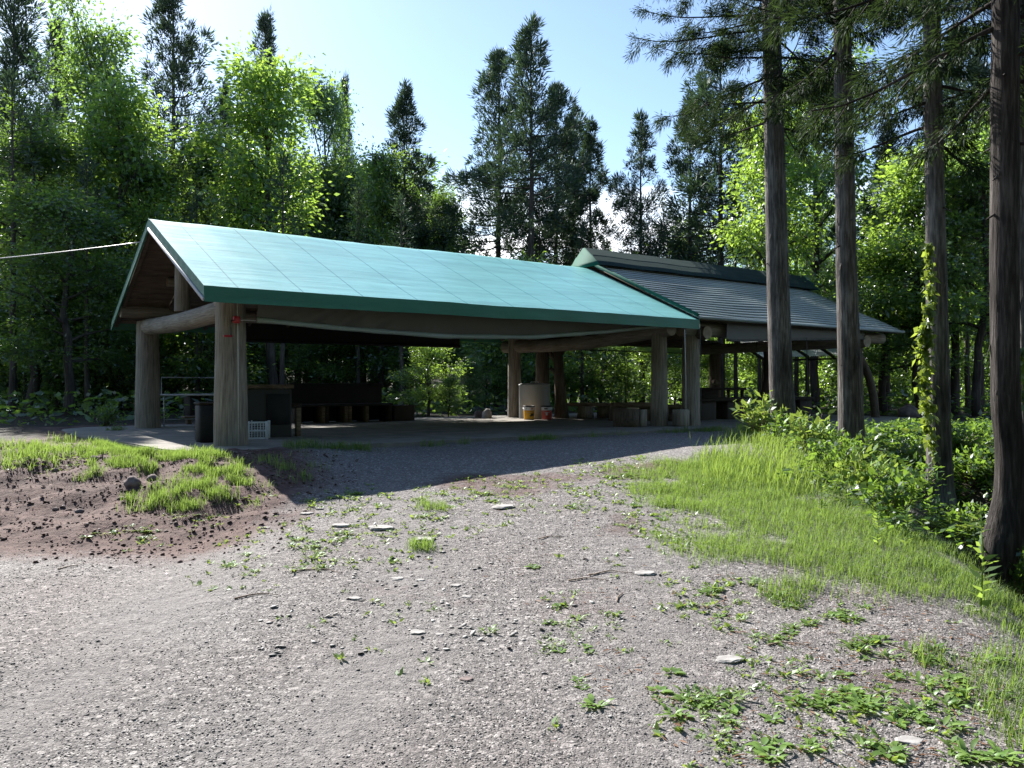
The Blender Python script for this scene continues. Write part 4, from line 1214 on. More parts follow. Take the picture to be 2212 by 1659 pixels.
def stones_floor():
    for px, py, w, h, m, lab in [(1052, 904, 24, 26, M_stone, 'rounded pale boulder at the rear edge of the concrete floor'), (1036, 903, 26, 20, M_rock, 'dark boulder beside the pale rounded one at the rear edge of the floor')]:
        p = at_z(px, py); D = p.y
        rock("boulder", lab, p.x, p.y + .2, 0, w / F * D * .5, h / F * D * .55, m, int(px))
def rock(name, lab, x, y, z, rw, rh, m, seed, group=None, flat=False, rz=None, cat='stone'):
    bm = bmesh.new(); bmesh.ops.create_icosphere(bm, subdivisions=3, radius=1)
    r = np.random.default_rng(seed); o = r.uniform(0, 50)
    for v in bm.verts:
        n_ = float(fbm(np.array([v.co.x * 1.3 + o]), np.array([v.co.y * 1.3 + v.co.z * 1.1 + o]), seed)[0]) - .47
        n2 = float(fbm(np.array([v.co.x * 4 + o]), np.array([v.co.y * 4 + v.co.z * 3]), seed + 2)[0]) - .47
        v.co *= 1 + .75 * n_ + .22 * n2
        if flat: v.co.z = max(-.6, min(.55 + .2 * n_, v.co.z))
        v.co = Vector((v.co.x * rw, v.co.y * rw * r.uniform(.75, .8), v.co.z * rh))
    me = bpy.data.meshes.new(name); bm.to_mesh(me); bm.free(); me.materials.append(m)
    me.polygons.foreach_set('use_smooth', np.full(len(me.polygons), not flat))
    ob = bpy.data.objects.new(name, me)
    link(ob, None, Matrix.Translation((x, y, z + rh * .35)) @ Matrix.Rotation(r.uniform(0, 6.28) if rz is None else rz, 4, 'Z'))
    return tag(ob, lab, cat, group)
stones_floor()
p = at_z(1962, 900, -.05); rock("boulder", 'dark rounded boulder beyond the far end of the shingled pavilion', p.x, p.y, hz(p.x, p.y), .33, .26, M_rock, 77)

def benches():
    def plank_bench(px0, px1, py, h, lab, stumps, depth=.42, thick=.09):
        s0, t0 = st(px0, py); s1, t1 = st(px1, py)
        root = on_floor("log_bench", lab, 'bench', s0, t0, math.atan2(t1 - t0, s1 - s0))
        L = math.hypot(s1 - s0, t1 - t0)
        part(MB().box((L / 2, .1, h - thick / 2), (L, depth, thick), bevel=.02), "seat", M_bench, root)
        for u, m, r_ in stumps:
            part(MB().tube([(u * L, .1, 0), (u * L, .1, h - thick)], [r_ * 1.1, r_], 14, lump=.2, seed=int(u * 90)), "leg", m, root, True)
    plank_bench(1227, 1322, 903, .42, 'thick plank bench on stump legs right of the forked log post', [(.4, M_log, .2), (.82, M_logdark, .17)])
    plank_bench(1322, 1412, 909, .47, 'dark plank bench behind the front stump seat', [(.15, M_logdark, .2), (.85, M_logdark, .2)], .6, .12)
    plank_bench(1440, 1500, 910, .42, 'short plank bench between the two middle log pillars', [(.3, M_logdark, .15), (.8, M_logdark, .15)])
    s, t = st(1368, 922)
    root = on_floor("stump_seat", 'wide dark stump seat with its lit right side coloured paler, at the floor edge', 'stump', s, t)
    part(MB().tube([(0, .22, 0), (0, .22, .2), (0, .22, .4)], [.33, .29, .28], 18, lump=.25, seed=4), "stump", M_logdark, root, True)
    part(MB().box((.27, -.03, .19), (.2, .1, .38), bevel=.02), "lit_face", M_log, root)  # paler block: light on the right side put into the colour
    s, t = st(1478, 921)
    root = on_floor("stump_seat", 'small square stump standing against the foot of the fourth log pillar', 'stump', s, t)
    part(MB().box((0, .1, .19), (.34, .26, .38), bevel=.03), "stump", M_log, root)
    # long counter
    s0, t0 = st(1514, 908)
    root = on_floor("long_counter", 'long low dark counter of blocks with plank top under the shingled roof', 'counter', s0, t0 + .3)
    part(MB().box((2.4, 0, .53), (5.0, .8, .09), bevel=.015), "counter_top", M_darkwood, root)
    for k in range(5): part(MB().box((.3 + k * 1.07, 0, .24), (.62, .6, .485), bevel=.01), "block_leg", M_brick, root)
    root = on_floor("table", 'dark tall table standing at the rear under the shingled roof', 'table', 15.6, 4.4)
    part(MB().box((.9, 0, .80), (2.2, .7, .07), bevel=.01), "table_top", M_darkwood, root)
    for a in (-.05, 1.85):
        for b in (-.28, .28): part(MB().box((a, b, .385), (.09, .09, .76), bevel=.01), "leg", M_darkwood, root)
    part(MB().box((.3, .0, .56), (.9, .5, .4), bevel=.01), "crate", M_darkwood, root)
benches()

def left_furniture():
    # white steel table at the back left
    s, t = st(345, 921)
    root = on_floor("steel_table", 'long white steel work table at the rear left between the pillars', 'table', s, t)
    part(MB().box((1.1, 0, .70), (2.3, .55, .035), bevel=.006), "table_top", M_white, root)
    for a in (.04, 2.15):
        for b in (-.24, .24): part(MB().tube([(a, b, 0), (a, b, .69)], .016, 8), "leg", M_steel, root)
    part(MB().tube([(.04, -.24, .16), (2.15, -.24, .16)], .01, 6), "lower_rail", M_steel, root)
    mb = MB().tube([(.1, .3, .69), (.1, .3, 1.1), (1.6, .3, 1.1), (1.6, .3, .69)], .014, 6); part(mb, "back_rail", M_steel, root)
    s, t = st(440, 905)
    root = on_floor("picnic_table", 'dark wooden table with thick pedestal legs left of the near pillar', 'table', s - .2, t, .1)
    part(MB().box((.35, 0, .66), (1.4, .8, .06), bevel=.01), "table_top", M_darkwood, root)
    for a in (-.1, .8): part(MB().box((a, 0, .315), (.3, .5, .63), bevel=.02), "leg", M_darkwood, root)
    s, t = st(428, 916)
    root = on_floor("low_bench", 'low narrow wooden bench in front of the dark wooden table', 'bench', s - .1, t, .1)
    part(MB().box((.15, 0, .17), (.8, .22, .05), bevel=.008), "seat", M_bench, root)
    for a in (-.12, .42): part(MB().box((a, 0, .0725), (.1, .16, .145), bevel=.008), "leg", M_bench, root)
    s, t = st(452, 956)
    root = on_floor("bin", 'dark square bin pressed against the left side of the near pillar', 'bin', s + .02, t + .15)
    part(MB().box((0, 0, .31), (.34, .34, .62), bevel=.03), "bin_body", M_black, root)
    part(MB().box((0, 0, .635), (.37, .37, .04), bevel=.012), "lid", M_darkwood, root)
    # dark stove cupboard right of the near pillar
    root = on_floor("stove_cabinet", 'dark brick stove cabinet with pale timber top rail right of the near pillar', 'cabinet', .95, 1.75)
    part(MB().box((.08, 0, .43), (.95, .62, .86), bevel=.015), "cabinet_body", M_brick, root)
    part(MB().box((.08, 0, .905), (1.02, .68, .07), bevel=.01), "top_rail", M_bench, root)
    part(MB().box((.30, -.325, .5), (.42, .03, .55), bevel=.006), "door", M_black, root)
    part(MB().box((.66, -.1, .56), (.18, .4, .08), bevel=.008), "side_shelf", M_darkwood, root)
    part(MB().box((.69, -.25, .26), (.09, .09, .52), bevel=.008), "leg", M_bench, root)
    p = at(605, 851, 14.6); s, t = local_st(p.x, p.y)
    root = on_floor("notice_box", 'small cream box on a thin post beside the dark stove cabinet', 'box', float(s), float(t), -TH)
    part(MB().box((0, 0, .775), (.14, .10, .15), bevel=.006), "box_body", M_cream, root)
    part(MB().box((0, .06, .35), (.06, .06, .70), bevel=.006), "post", M_darkwood, root)
    # white wire crate
    s, t = st(538, 949)
    root = on_floor("wire_crate", 'white wire crate on the floor right of the near pillar', 'crate', s, t, -.45)
    mb = MB()
    for z in (.01, .14, .28):
        for y in (0, .3): mb.beam((0, y, z), (.29, y, z), .018, .022, .003)
        for x in (0, .29): mb.beam((x, 0, z), (x, .3, z), .018, .022, .003)
    part(mb, "wire_rim", M_white, root)
    mb = MB()
    for k in range(1, 6):
        for y in (0, .3): mb.tube([(k * .048, y, .01), (k * .048, y, .28)], .004, 4)
    for z in (.06, .1, .19, .235):
        for y in (0, .3): mb.tube([(0, y, z), (.29, y, z)], .004, 4)
    part(mb, "wire_mesh", M_white, root)
    for x, y in ((0, 0), (.29, 0), (0, .3), (.29, .3)): part(MB().box((x, y, .15), (.045 if x else .025, .035, .32), bevel=.004), "corner_post", M_white, root)
    # long black hearth along the rear edge
    root = on_floor("hearth", 'long black boarded hearth with open bays along the rear edge of the floor', 'hearth', 3.3, 6.15)
    part(MB().box((1.2, .32, .49), (2.55, .04, .96), bevel=.006), "back_board", M_black, root)
    part(MB().box((1.2, 0, .43), (2.6, .62, .06), bevel=.008), "hob", M_black, root)
    for k, a in enumerate((.03, .62, .72, 1.22, 1.32, 1.78, 2.42)): part(MB().box((a, -.02, .2), (.09, .56, .4), bevel=.008), "bay_wall", M_bench if k in (1, 3, 4, 5) else M_darkwood, root)
    part(MB().box((2.85, 0, .2), (.6, .5, .4), bevel=.01), "side_block", M_brick, root)
left_furniture()

# ------------------------------------------------------------------ cords and the overhead wire
for px, y0, y1, D, lab in [
    (1348, 742, 868, 24.5, 'thin cord hanging left of the third log pillar, first of a pair'), (1353.5, 742, 868, 24.5, 'thin cord hanging left of the third log pillar, second of a pair'),
    (1479, 712, 926, 16.9, 'pale cord hanging straight down the left edge of the fourth log pillar'), (1512, 700, 912, 17.3, 'cord hanging just right of the fourth log pillar'),
    (1634, 725, 870, 20.5, 'cord hanging left of the first near trunk'), (1742, 728, 903, 20.2, 'cord hanging between the first and second near trunks')]:
    a, b = at(px, y0, D), at(px + 3, y1, D)
    tag(MB().tube([tuple(a), tuple((a + b) / 2 + Vector((.01, 0, 0))), tuple(b)], .008, 5).build("hanging_cord", M_rope if px in (1479,) else M_dkrope, None), lab, 'cord', 'cords hanging from the eaves')
a = W(RS0 + .02, RTM + .55, 3.62); b = at(-420, 585, 17)
pts = [tuple(a.lerp(b, u) - Vector((0, 0, .35 * u * (1 - u)))) for u in np.linspace(0, 1, 24)]
tag(MB().tube(pts, .0105, 6).build("overhead_wire", M_wire, None), 'pale wire running from the near roof peak out of the left edge', 'wire')

# ------------------------------------------------------------------ grass, weeds, plants
def inside(px, py, poly):
    px, py = np.asarray(px), np.asarray(py); c = np.zeros(len(px), bool); n = len(poly)
    for i in range(n):
        x0, y0 = poly[i]; x1, y1 = poly[(i + 1) % n]
        if y0 == y1: continue
        c ^= ((y0 > py) != (y1 > py)) & (px < (x1 - x0) * (py - y0) / (y1 - y0) + x0)
    return c
def ground_poly(poly):
    """outline on the ground plane of an outline seen in the photograph"""
    p = hit([a for a, b in poly], [b for a, b in poly]); return [(a, b) for a, b, c in p]
def fill(poly_img, dens, seed, edge=.25, patch=None, fz=1.6):
    poly = ground_poly(poly_img); r = np.random.default_rng(seed)
    xs = [a for a, b in poly]; ys = [b for a, b in poly]
    A = (max(xs) - min(xs) + 2 * edge) * (max(ys) - min(ys) + 2 * edge)
    n = int(A * dens)
    x = r.uniform(min(xs) - edge, max(xs) + edge, n); y = r.uniform(min(ys) - edge, max(ys) + edge, n)
    jx = x + edge * 2 * (fbm(x * fz, y * fz, seed) - .47) * 2; jy = y + edge * 2 * (fbm(x * fz, y * fz, seed + 9) - .47) * 2
    jx = jx + r.normal(0, edge * .45, n); jy = jy + r.normal(0, edge * .45, n)
    k = inside(jx, jy, poly)
    if patch is not None: k &= r.random(n) < sm(patch, patch + .16, fbm(x * fz * 1.6, y * fz * 1.6, seed + 3))
    x, y = x[k], y[k]
    return np.stack([x, y, height(x, y)], 1)
verge_poly = [(1440, 1000), (1560, 985), (1640, 1000), (1770, 1035), (1830, 1080), (1930, 1135), (2030, 1170), (2110, 1215), (2150, 1280), (2230, 1320), (2230, 1420), (2080, 1345), (1950, 1300), (1800, 1275), (1690, 1250), (1600, 1215), (1520, 1170), (1470, 1110), (1420, 1080), (1400, 1030)]
sets = []
P = fill(verge_poly, 5200, 61, .4, .20)
sets.append(("grass", P, .04, .13, .0032, M_grass, 'short bright grass along the verge of the ditch', 62))
tall_poly = [(1545, 990), (1570, 940), (1640, 925), (1720, 950), (1790, 1010), (1820, 1080), (1760, 1090), (1660, 1070), (1580, 1050)]
P = fill(tall_poly, 620, 63, .4, .30)
sets.append(("tall_grass", P, .10, .36, .006, M_tallg, 'tall bright grass below the first near trunk', 64))
mp_ = [(175, 985), (260, 955), (350, 965), (450, 985), (515, 1000), (545, 1050), (500, 1080), (430, 1105), (230, 1105), (240, 1085), (345, 1080), (350, 1040), (300, 1015), (190, 1030)]
P = fill(mp_, 9000, 65, .25)
rt = np.random.default_rng(165)
cen = P[rt.choice(len(P), 200, replace=False)]
dm = np.min(np.hypot(P[:, None, 0] - cen[None, :, 0], P[:, None, 1] - cen[None, :, 1]) / rt.uniform(.05, .2, 200)[None], 1)
P = P[(dm + .9 * rt.random(len(P))) < 1.05]
sets.append(("grass", P, .05, .145, .0042, M_grass, 'tufted bright grass on the earth mound left of the near pillar', 66))
P = fill([(500, 1000), (620, 985), (700, 1000), (640, 1060), (560, 1050)], 1500, 67, .2, .35)
sets.append(("grass", P, .06, .16, .005, M_grass, 'grass in the shade of the green roof at the foot of the mound', 68))
P = fill([(-60, 970), (120, 958), (180, 955), (150, 1000), (60, 1010), (-60, 1030)], 900, 69, .4, .34)
sets.append(("grass", P, .06, .2, .007, M_grass, 'sunlit grass at the left edge by the wood', 70))
r_ = np.random.default_rng(68)
ss_ = r_.uniform(.4, 12, 5200); tt_ = -1.1 - .16 * np.abs(r_.normal(0, 1, 5200)); kk = r_.random(5200) < sm(.38, .6, fbm(ss_ * 1.4, tt_ * 0, 5))
pp_ = np.array([W(a, b) for a, b in zip(ss_[kk], tt_[kk])]); pp_[:, 2] = height(pp_[:, 0], pp_[:, 1])
sets.append(("grass", pp_, .05, .2, .006, M_grass, 'shaded grass growing along the front edge of the concrete floor', 168))
for pl, dn, sd in [([(1640, 1290), (1700, 1255), (1770, 1270), (1740, 1310), (1660, 1310)], 2600, 71), ([(1960, 1395), (2050, 1400), (2060, 1440), (1960, 1440)], 3800, 73), ([(2090, 1450), (2230, 1400), (2230, 1640), (2150, 1620), (2100, 1540)], 2600, 75), ([(900, 1090), (960, 1085), (970, 1105), (905, 1108)], 2600, 77), ([(895, 1180), (940, 1178), (938, 1200), (898, 1200)], 5200, 79)]:
    P = fill(pl, dn, sd, .06, .25, 3)
    sets.append(("grass", P, .06, .15, .004, M_grass, 'patch of fine grass among the weeds in the gravel', sd + 1))
for nm, P, h0, h1, w, m, lab, sd in sets:
    r = np.random.default_rng(sd); n = len(P)
    if n == 0: continue
    hh = r.uniform(h0, h1, n) * (.6 + .9 * fbm(P[:, 0] * 3, P[:, 1] * 3, sd))
    V, q, t3 = blades(P - [0, 0, .01], hh, w * r.uniform(.7, 1.3, n) * (1 + .03 * P[:, 1]), r.uniform(.1, .75, n), sd)
    mb = MB(); mb.add(V, q); mb.f.append(t3.astype(np.int32)); mb.m.append(np.zeros(len(t3), np.int32))
    tag(mb.build(nm, m, None), lab, 'grass', kind='stuff')

def cover_patch(poly, dens, hmax, seed, label, l0=.05, l1=.115, m=None, patch=.3):
    P = fill(poly, dens, seed, .3, patch); r = np.random.default_rng(seed)
    P = P[(np.hypot(P[:, 0] - 3.8, P[:, 1] - 6.2) > .75)]
    hol = ground_poly([(1890, 1060), (1980, 1045), (2110, 1110), (2120, 1225), (2000, 1180), (1915, 1125)])
    P = P[~inside(P[:, 0], P[:, 1], hol) | (r.random(len(P)) < .22)]; n = len(P)
    P[:, 2] += hmax * (.4 + 1.0 * fbm(P[:, 0] * 1.7, P[:, 1] * 1.7, seed)) * r.random(n) ** .7
    D = np.stack([r.normal(0, 1, n), r.normal(0, 1, n), r.normal(.0, .4, n)], 1)
    V, f = leaves(P, D, r.uniform(l0, l1, n), r.uniform(l0, l1, n) * .55, seed + 1, flat=1.6)
    tag(MB().add(V, f).build("ground_cover", m or M_cover), label, 'ground cover', kind='stuff')
cover_patch([(1720, 985), (1820, 950), (2000, 935), (2212, 940), (2300, 960), (2300, 1010), (2120, 1010), (2000, 1000), (1880, 1020), (1780, 1040)], 1100, .30, 81, 'low leafy ground cover lit by the sun behind the near trunks')
cover_patch([(1740, 1040), (1880, 1010), (2000, 1000), (2130, 1010), (2260, 1030), (2260, 1330), (2130, 1260), (2010, 1195), (1900, 1150), (1800, 1095)], 900, .22, 83, 'leafy plants filling the ditch between the near trunks', patch=.43)
cover_patch([(2180, 1240), (2260, 1220), (2300, 1400), (2215, 1330)], 900, .35, 87, 'dark leafy plants right of the bent trunk', .05, .1)

def make_bush(seed, rad, hgt, n, l, m, ll=.5):
    r = np.random.default_rng(seed)
    st_ = MB(); P, D = [], []
    for k in range(16):
        az = k * 2.4; el = r.uniform(.55, 1.35); L = hgt * r.uniform(.6, 1.05)
        e = np.array([math.cos(az) * math.cos(el) * rad * 1.1, math.sin(az) * math.cos(el) * rad * 1.1, L * math.sin(el)])
        st_.tube(np.array([[0, 0, -.03], e * .5 + [0, 0, .06 * hgt], e]), [.008, .006, .003], 4, cap=False)
        for q in np.linspace(.3, 1.0, 8):
            P.append(e * q + [0, 0, .06 * hgt]); D.append(e)
    P, D = np.array(P), unit(np.array(D)); idx = r.integers(0, len(P), n)
    V, f = leaves(P[idx] + r.normal(0, rad * .12, (n, 3)), D[idx] * .4 + r.normal(0, .7, (n, 3)) + [0, 0, .05], l * r.uniform(.6, 1.2, n), l * ll * r.uniform(.7, 1.2, n), seed + 1, flat=1.2)
    return st_.mesh("stems", M_twig), MB().add(V, f).mesh("foliage", m)
def plant(name, meshes, label, cat, x, y, sc, group=None, z=None):
    root = thing(name, label, cat, place(x, y, rnd.uniform(0, 6.28), sc, z=z), group); kids = []
    for nm, me in zip(("stems", "foliage"), meshes):
        o = bpy.data.objects.new(nm, me); C.objects.link(o); o.parent = root; kids.append(o)
    KIDS[root.name] = kids
    return root
BUSH = [make_bush(500, .42, .5, 520, .085, M_cover), make_bush(501, .45, .45, 420, .11, M_cover, .5), make_bush(502, .4, .6, 900, .055, M_leaf, .6), make_bush(503, .4, .75, 300, .15, M_weed, .42), make_bush(504, .5, .5, 560, .09, M_leaf3, .5)]
for px, py, v, sc, lab in [
    (1640, 955, 3, 1.15, 'bright large leaved shrub in front left of the first near trunk'), (1652, 935, 2, 1.25, 'fine leaved shrub pressed against the left side of the first near trunk'),
    (1700, 965, 1, 1.0, 'leafy shrub at the foot of the first near trunk'), (1745, 985, 3, .9, 'pointed leaved shrub right of the first near trunk'),
    (1800, 1030, 0, 1.0, 'low leafy shrub left of the foot of the second near trunk'), (1855, 1010, 1, .85, 'broad leaved shrub at the foot of the second near trunk'),
    (1870, 1085, 3, .8, 'dark shrub with long pointed leaves above the ditch'), (1920, 1120, 1, .9, 'glossy leaved shrub in the ditch left of the vine covered trunk'),
    (1960, 1090, 0, 1.0, 'round leafy shrub beside the vine covered trunk'), (2085, 1180, 4, .8, 'shaded shrub in the ditch between the vine covered and bent trunks'),
    (2100, 1050, 1, 1.0, 'sunlit shrub right of the vine covered trunk'), (2070, 985, 0, 1.1, 'leafy shrub beyond the vine covered trunk'), (1975, 1020, 4, .9, 'dark shrub just left of the vine covered trunk'), (2205, 1290, 4, .8, 'dark shrub right of the foot of the bent trunk'), (2190, 1120, 0, .9, 'leafy shrub directly behind the bent trunk')]:
    p = hit(px, py)[0]; plant("shrub", BUSH[v], lab, 'shrub', p[0], p[1], sc, 'shrubs around the near trunks')
# weeds and bushes along the left wood edge and by the floor
for px, py, v, sc, lab in [(250, 945, 0, .5, 'small weed clump at the left rim of the concrete floor'), (230, 925, 4, .9, 'dim shrub behind the left rim of the concrete floor')]:
    p = hit(px, py)[0]; plant("shrub", BUSH[v], lab, 'shrub', p[0], p[1], sc, 'shrubs at the left wood edge')
for px, py, D, H, v, lab in [(925, 790, 24.6, 2.3, 1, 'bright young tree with big lit leaves behind the middle of the floor'), (968, 845, 24.2, 1.2, 0, 'sunlit bush behind the rear floor edge'), (1010, 850, 28, 1.7, 0, 'bush left of the pale boulder'), (885, 850, 25.5, 1.3, 2, 'dark bush right of the black hearth')]:
    x = (px - CX) / F * D; g = hz(x, D)
    tree_obj("sapling", SAPL[v], lab, 'sapling', Matrix.Translation((x, D, g)) @ Matrix.Scale(H / 5, 4), 'bushes behind the rear floor edge')

def make_fern(seed):
    r = np.random.default_rng(seed); mb = MB(); stm = MB()
    P, D, L = [], [], []
    for k in range(9):
        az = k * .7 + r.normal(0, .15); ln = r.uniform(.4, .6); s_ = np.linspace(0, 1, 22)
        c = np.stack([np.cos(az) * ln * s_ * .85, np.sin(az) * ln * s_ * .85, ln * (1.1 * s_ - .75 * s_ ** 2)], 1)
        stm.tube(c[::4], .003, 4, cap=False)
        sd = np.array([-math.sin(az), math.cos(az), 0]); tg = unit(np.gradient(c, axis=0))
        for i in range(3, 22):
            for g in (-1, 1): P.append(c[i]); D.append(sd * g + tg[i] * .35); L.append(.13 * math.sin(math.pi * (s_[i] * .85 + .12)) + .012)
    L = np.array(L); V, f = leaves(np.array(P), np.array(D), L, L * .24, seed, flat=3)
    return stm.mesh("stems", M_tallg), MB().add(V, f).mesh("foliage", M_fern)
FERN = make_fern(5)
for px, py, sc, lab in [(2075, 1140, .9, 'pale fern in the ditch left of the bent trunk'), (1965, 965, 1.1, 'bright fern standing in the ground cover left of the vine covered trunk'), (2055, 1165, .8, 'fern low in the ditch below the vine covered trunk'), (1940, 985, .8, 'small fern among the ground cover between two near trunks')]:
    p = hit(px, py)[0]; plant("fern", FERN, lab, 'fern', p[0], p[1], sc, 'ferns by the ditch')
def make_stalk(seed):
    r = np.random.default_rng(seed); P, D, L = [], [], []
    for z in np.linspace(.08, .95, 16):
        for _ in range(2):
            az = r.uniform(0, 6.28); P.append([0.02 * math.sin(z * 5), 0, z]); D.append([math.cos(az), math.sin(az), .5]); L.append(.2 * (1.1 - .7 * z))
    L = np.array(L); V, f = leaves(np.array(P), np.array(D), L, L * .3, seed)
    return MB().tube([(0, 0, -.02), (.02, 0, .5), (0, 0, 1)], [.008, .006, .003], 5).mesh("stems", M_tallg), MB().add(V, f).mesh("foliage", M_tallg)
STALK = make_stalk(9)
for px, py, sc, lab in [(2118, 1330, .75, 'tall leafy weed stalk before the foot of the bent trunk'), (1895, 1190, .45, 'leafy weed stalk in the verge grass left of the ditch'), (1960, 1185, .4, 'thin weed stalk at the lip of the ditch'), (1775, 1110, .4, 'weed stalk in the middle of the verge grass')]:
    p = hit(px, py)[0]; plant("weed_stalk", STALK, lab, 'weed', p[0], p[1], sc, 'tall weed stalks in the verge')

# low broad leaved weeds in the gravel
def make_weed(seed, n, wr, er):
    r = np.random.default_rng(seed); V, f = [], []
    for k in range(n):
        az = k * 2.4 + r.normal(0, .3); L = r.uniform(.035, .085); w = L * r.uniform(*wr); el = r.uniform(*er)
        h = np.array([math.cos(az), math.sin(az), 0]); s_ = np.array([-h[1], h[0], 0])
        b = len(V); o = h * r.uniform(0, .03) + np.array([r.normal(0, .02), r.normal(0, .02), 0])
        for i, u in enumerate((.0, .25, .5, .75, 1.0)):
            c = o + h * L * u * math.cos(el * (1 - .5 * u)) + np.array([0, 0, L * (u * math.sin(el) - .55 * u * u * math.sin(el))])
            ww = w * .5 * (.12, .75, 1.0, .7, .04)[i]
            V += [c - s_ * ww + [0, 0, .18 * ww], c, c + s_ * ww + [0, 0, .18 * ww]]
        for i in range(4):
            for j in range(2): f.append((b + i * 3 + j, b + i * 3 + j + 1, b + i * 3 + 4 + j, b + i * 3 + 3 + j))
    return MB().add(V, f).mesh("weed", M_weed, True)
WEED = [make_weed(600 + i, n, wr, er) for i, (n, wr, er) in enumerate([(6, (.28, .4), (.3, 1.2)), (9, (.14, .22), (.7, 1.45)), (9, (.4, .55), (.15, .7)), (13, (.24, .36), (.3, 1.3)), (16, (.16, .26), (.5, 1.45)), (17, (.3, .44), (.2, 1.0))])]
def weeds():
    r = np.random.default_rng(77)
    zones = [([(1230, 1440), (1500, 1420), (1600, 1530), (1420, 1590), (1260, 1550)], 22, .9, 'weed in the thick clump left of the flat pale stone'),
             ([(1440, 1560), (1650, 1480), (1960, 1500), (2190, 1600), (2190, 1658), (1850, 1658), (1530, 1650)], 56, 1.0, 'weed in the dense band along the bottom right'),
             ([(1080, 1330), (1400, 1300), (1480, 1380), (1300, 1450), (1100, 1420)], 22, .8, 'weed standing apart in the gravel right of centre'),
             ([(1480, 1230), (1620, 1250), (1900, 1320), (1950, 1420), (1600, 1400), (1480, 1330)], 40, .85, 'weed at the inner edge of the verge grass'),
             ([(1620, 1400), (2000, 1380), (2180, 1440), (2150, 1600), (1950, 1560), (1700, 1480)], 42, .95, 'weed in the loose patch at the right'),
             ([(480, 1210), (620, 1165), (760, 1150), (770, 1200), (640, 1260), (500, 1262)], 26, .9, 'weed in the band left of centre'),
             ([(180, 1160), (300, 1135), (350, 1150), (310, 1180), (200, 1185)], 15, .9, 'weed at the foot of the earth mound'),
             ([(300, 1120), (560, 1060), (620, 1085), (430, 1130)], 10, .8, 'weed between the mound and the roof shadow'),
             ([(600, 1088), (720, 1060), (850, 1040), (800, 1075), (680, 1095)], 14, .9, 'weed along the edge of the roof shadow'),
             ([(830, 1130), (950, 1060), (1130, 1060), (1260, 1080), (1200, 1130), (960, 1150)], 26, .9, 'weed in the middle of the forecourt'),
             ([(1260, 1000), (1400, 985), (1470, 1110), (1540, 1190), (1440, 1180), (1330, 1100)], 34, .95, 'weed along the left edge of the verge grass'),
             ([(700, 1170), (1300, 1160), (1250, 1420), (850, 1400), (700, 1300)], 14, .75, 'lone weed in the open gravel')]
    tot = 0
    first = {}
    for poly, n, sc, lab in zones:
        xs = [a for a, b in poly]; ys = [b for a, b in poly]; k = 0; cen = []
        while k < n:
            if cen and r.random() < .28:
                c = cen[r.integers(len(cen))]; px, py = c[0] + r.normal(0, 40), c[1] + r.normal(0, 13)
            else: px, py = r.uniform(min(xs), max(xs)), r.uniform(min(ys), max(ys))
            if not inside(np.array([px]), np.array([py]), poly)[0]: continue
            cen.append((px, py))
            p = hit(px, py)[0]; v = int(r.integers(0, 6)) if sc > .8 else int(r.integers(0, 4))
            M = place(p[0], p[1], r.uniform(0, 6.28), sc * r.uniform(.6, 1.3) * (1 + .035 * max(0, p[1] - 5)), dz=-.004)
            if v not in first:
                o = bpy.data.objects.new("weed", WEED[v]); first[v] = o; C.objects.link(o)
            else:
                o = first[v].copy(); C.objects.link(o)
            o.matrix_basis = M
            tag(o, lab, 'weed', lab.replace('weed', 'weeds', 1)); k += 1; tot += 1
weeds()

# ------------------------------------------------------------------ stones, twigs and fallen leaves on the forecourt
STN = [(918, 1166, 46, 'largest flat grey stone, in the middle of the forecourt'), (735, 1137, 42, 'long pale stone below the corner of the roof shadow'), (822, 1146, 52, 'long grey stone left of the largest flat stone'), (768, 1293, 28, 'pale squarish stone beside a weed left of centre'), (860, 1254, 30, 'pale flat stone above the squarish stone'), (908, 1256, 20, 'small pale stone right of the pale flat one'), (985, 1266, 22, 'small flat stone alone at the centre of the gravel'), (1008, 1292, 24, 'small split pale stone at the centre'), (900, 1371, 34, 'thin pale stone low in the open gravel'), (1575, 1431, 58, 'broad flat pale stone set in the gravel at the lower right'), (1392, 1240, 46, 'long white stone beside the verge grass'), (1085, 1096, 50, 'wide flat stone in the upper middle weeds'), (662, 1110, 26, 'pale stone near the roof shadow corner'), (574, 1142, 20, 'small pale stone in the left weeds'), (1008, 1468, 26, 'brownish stone with a dark shadow low in the centre'), (1902, 1541, 56, 'flat buff stone in the weeds at the lower right'), (2094, 1309, 18, 'whitish stone beside the verge grass at the right'), (2106, 1321, 18, 'pinkish stone next to the whitish one'), (1965, 1607, 52, 'flat grey stone at the bottom right corner'), (690, 1100, 20, 'little pale stone right of the shadow corner'), (1660, 1434, 14, 'small white stone right of the broad flat one'), (950, 1372, 18, 'small pale chip low in the centre'), (1362, 1208, 16, 'small white stone in the gravel near the verge'), (585, 1345, 14, 'small dark stone in the left gravel'), (1195, 1602, 14, 'small dark stone at the bottom centre')]
for i, (px, py, w, lab) in enumerate(STN):
    p = hit(px, py)[0]; rw = w / F * p[1] * .5
    rock("stone", lab, p[0], p[1], p[2] - rw * .05, rw * 1.05, rw * .26, M_rock if ('brown' in lab or 'dark' in lab) else M_stone, 900 + i, 'flat stones in the gravel', True, rz=rnd.uniform(-.4, .4))
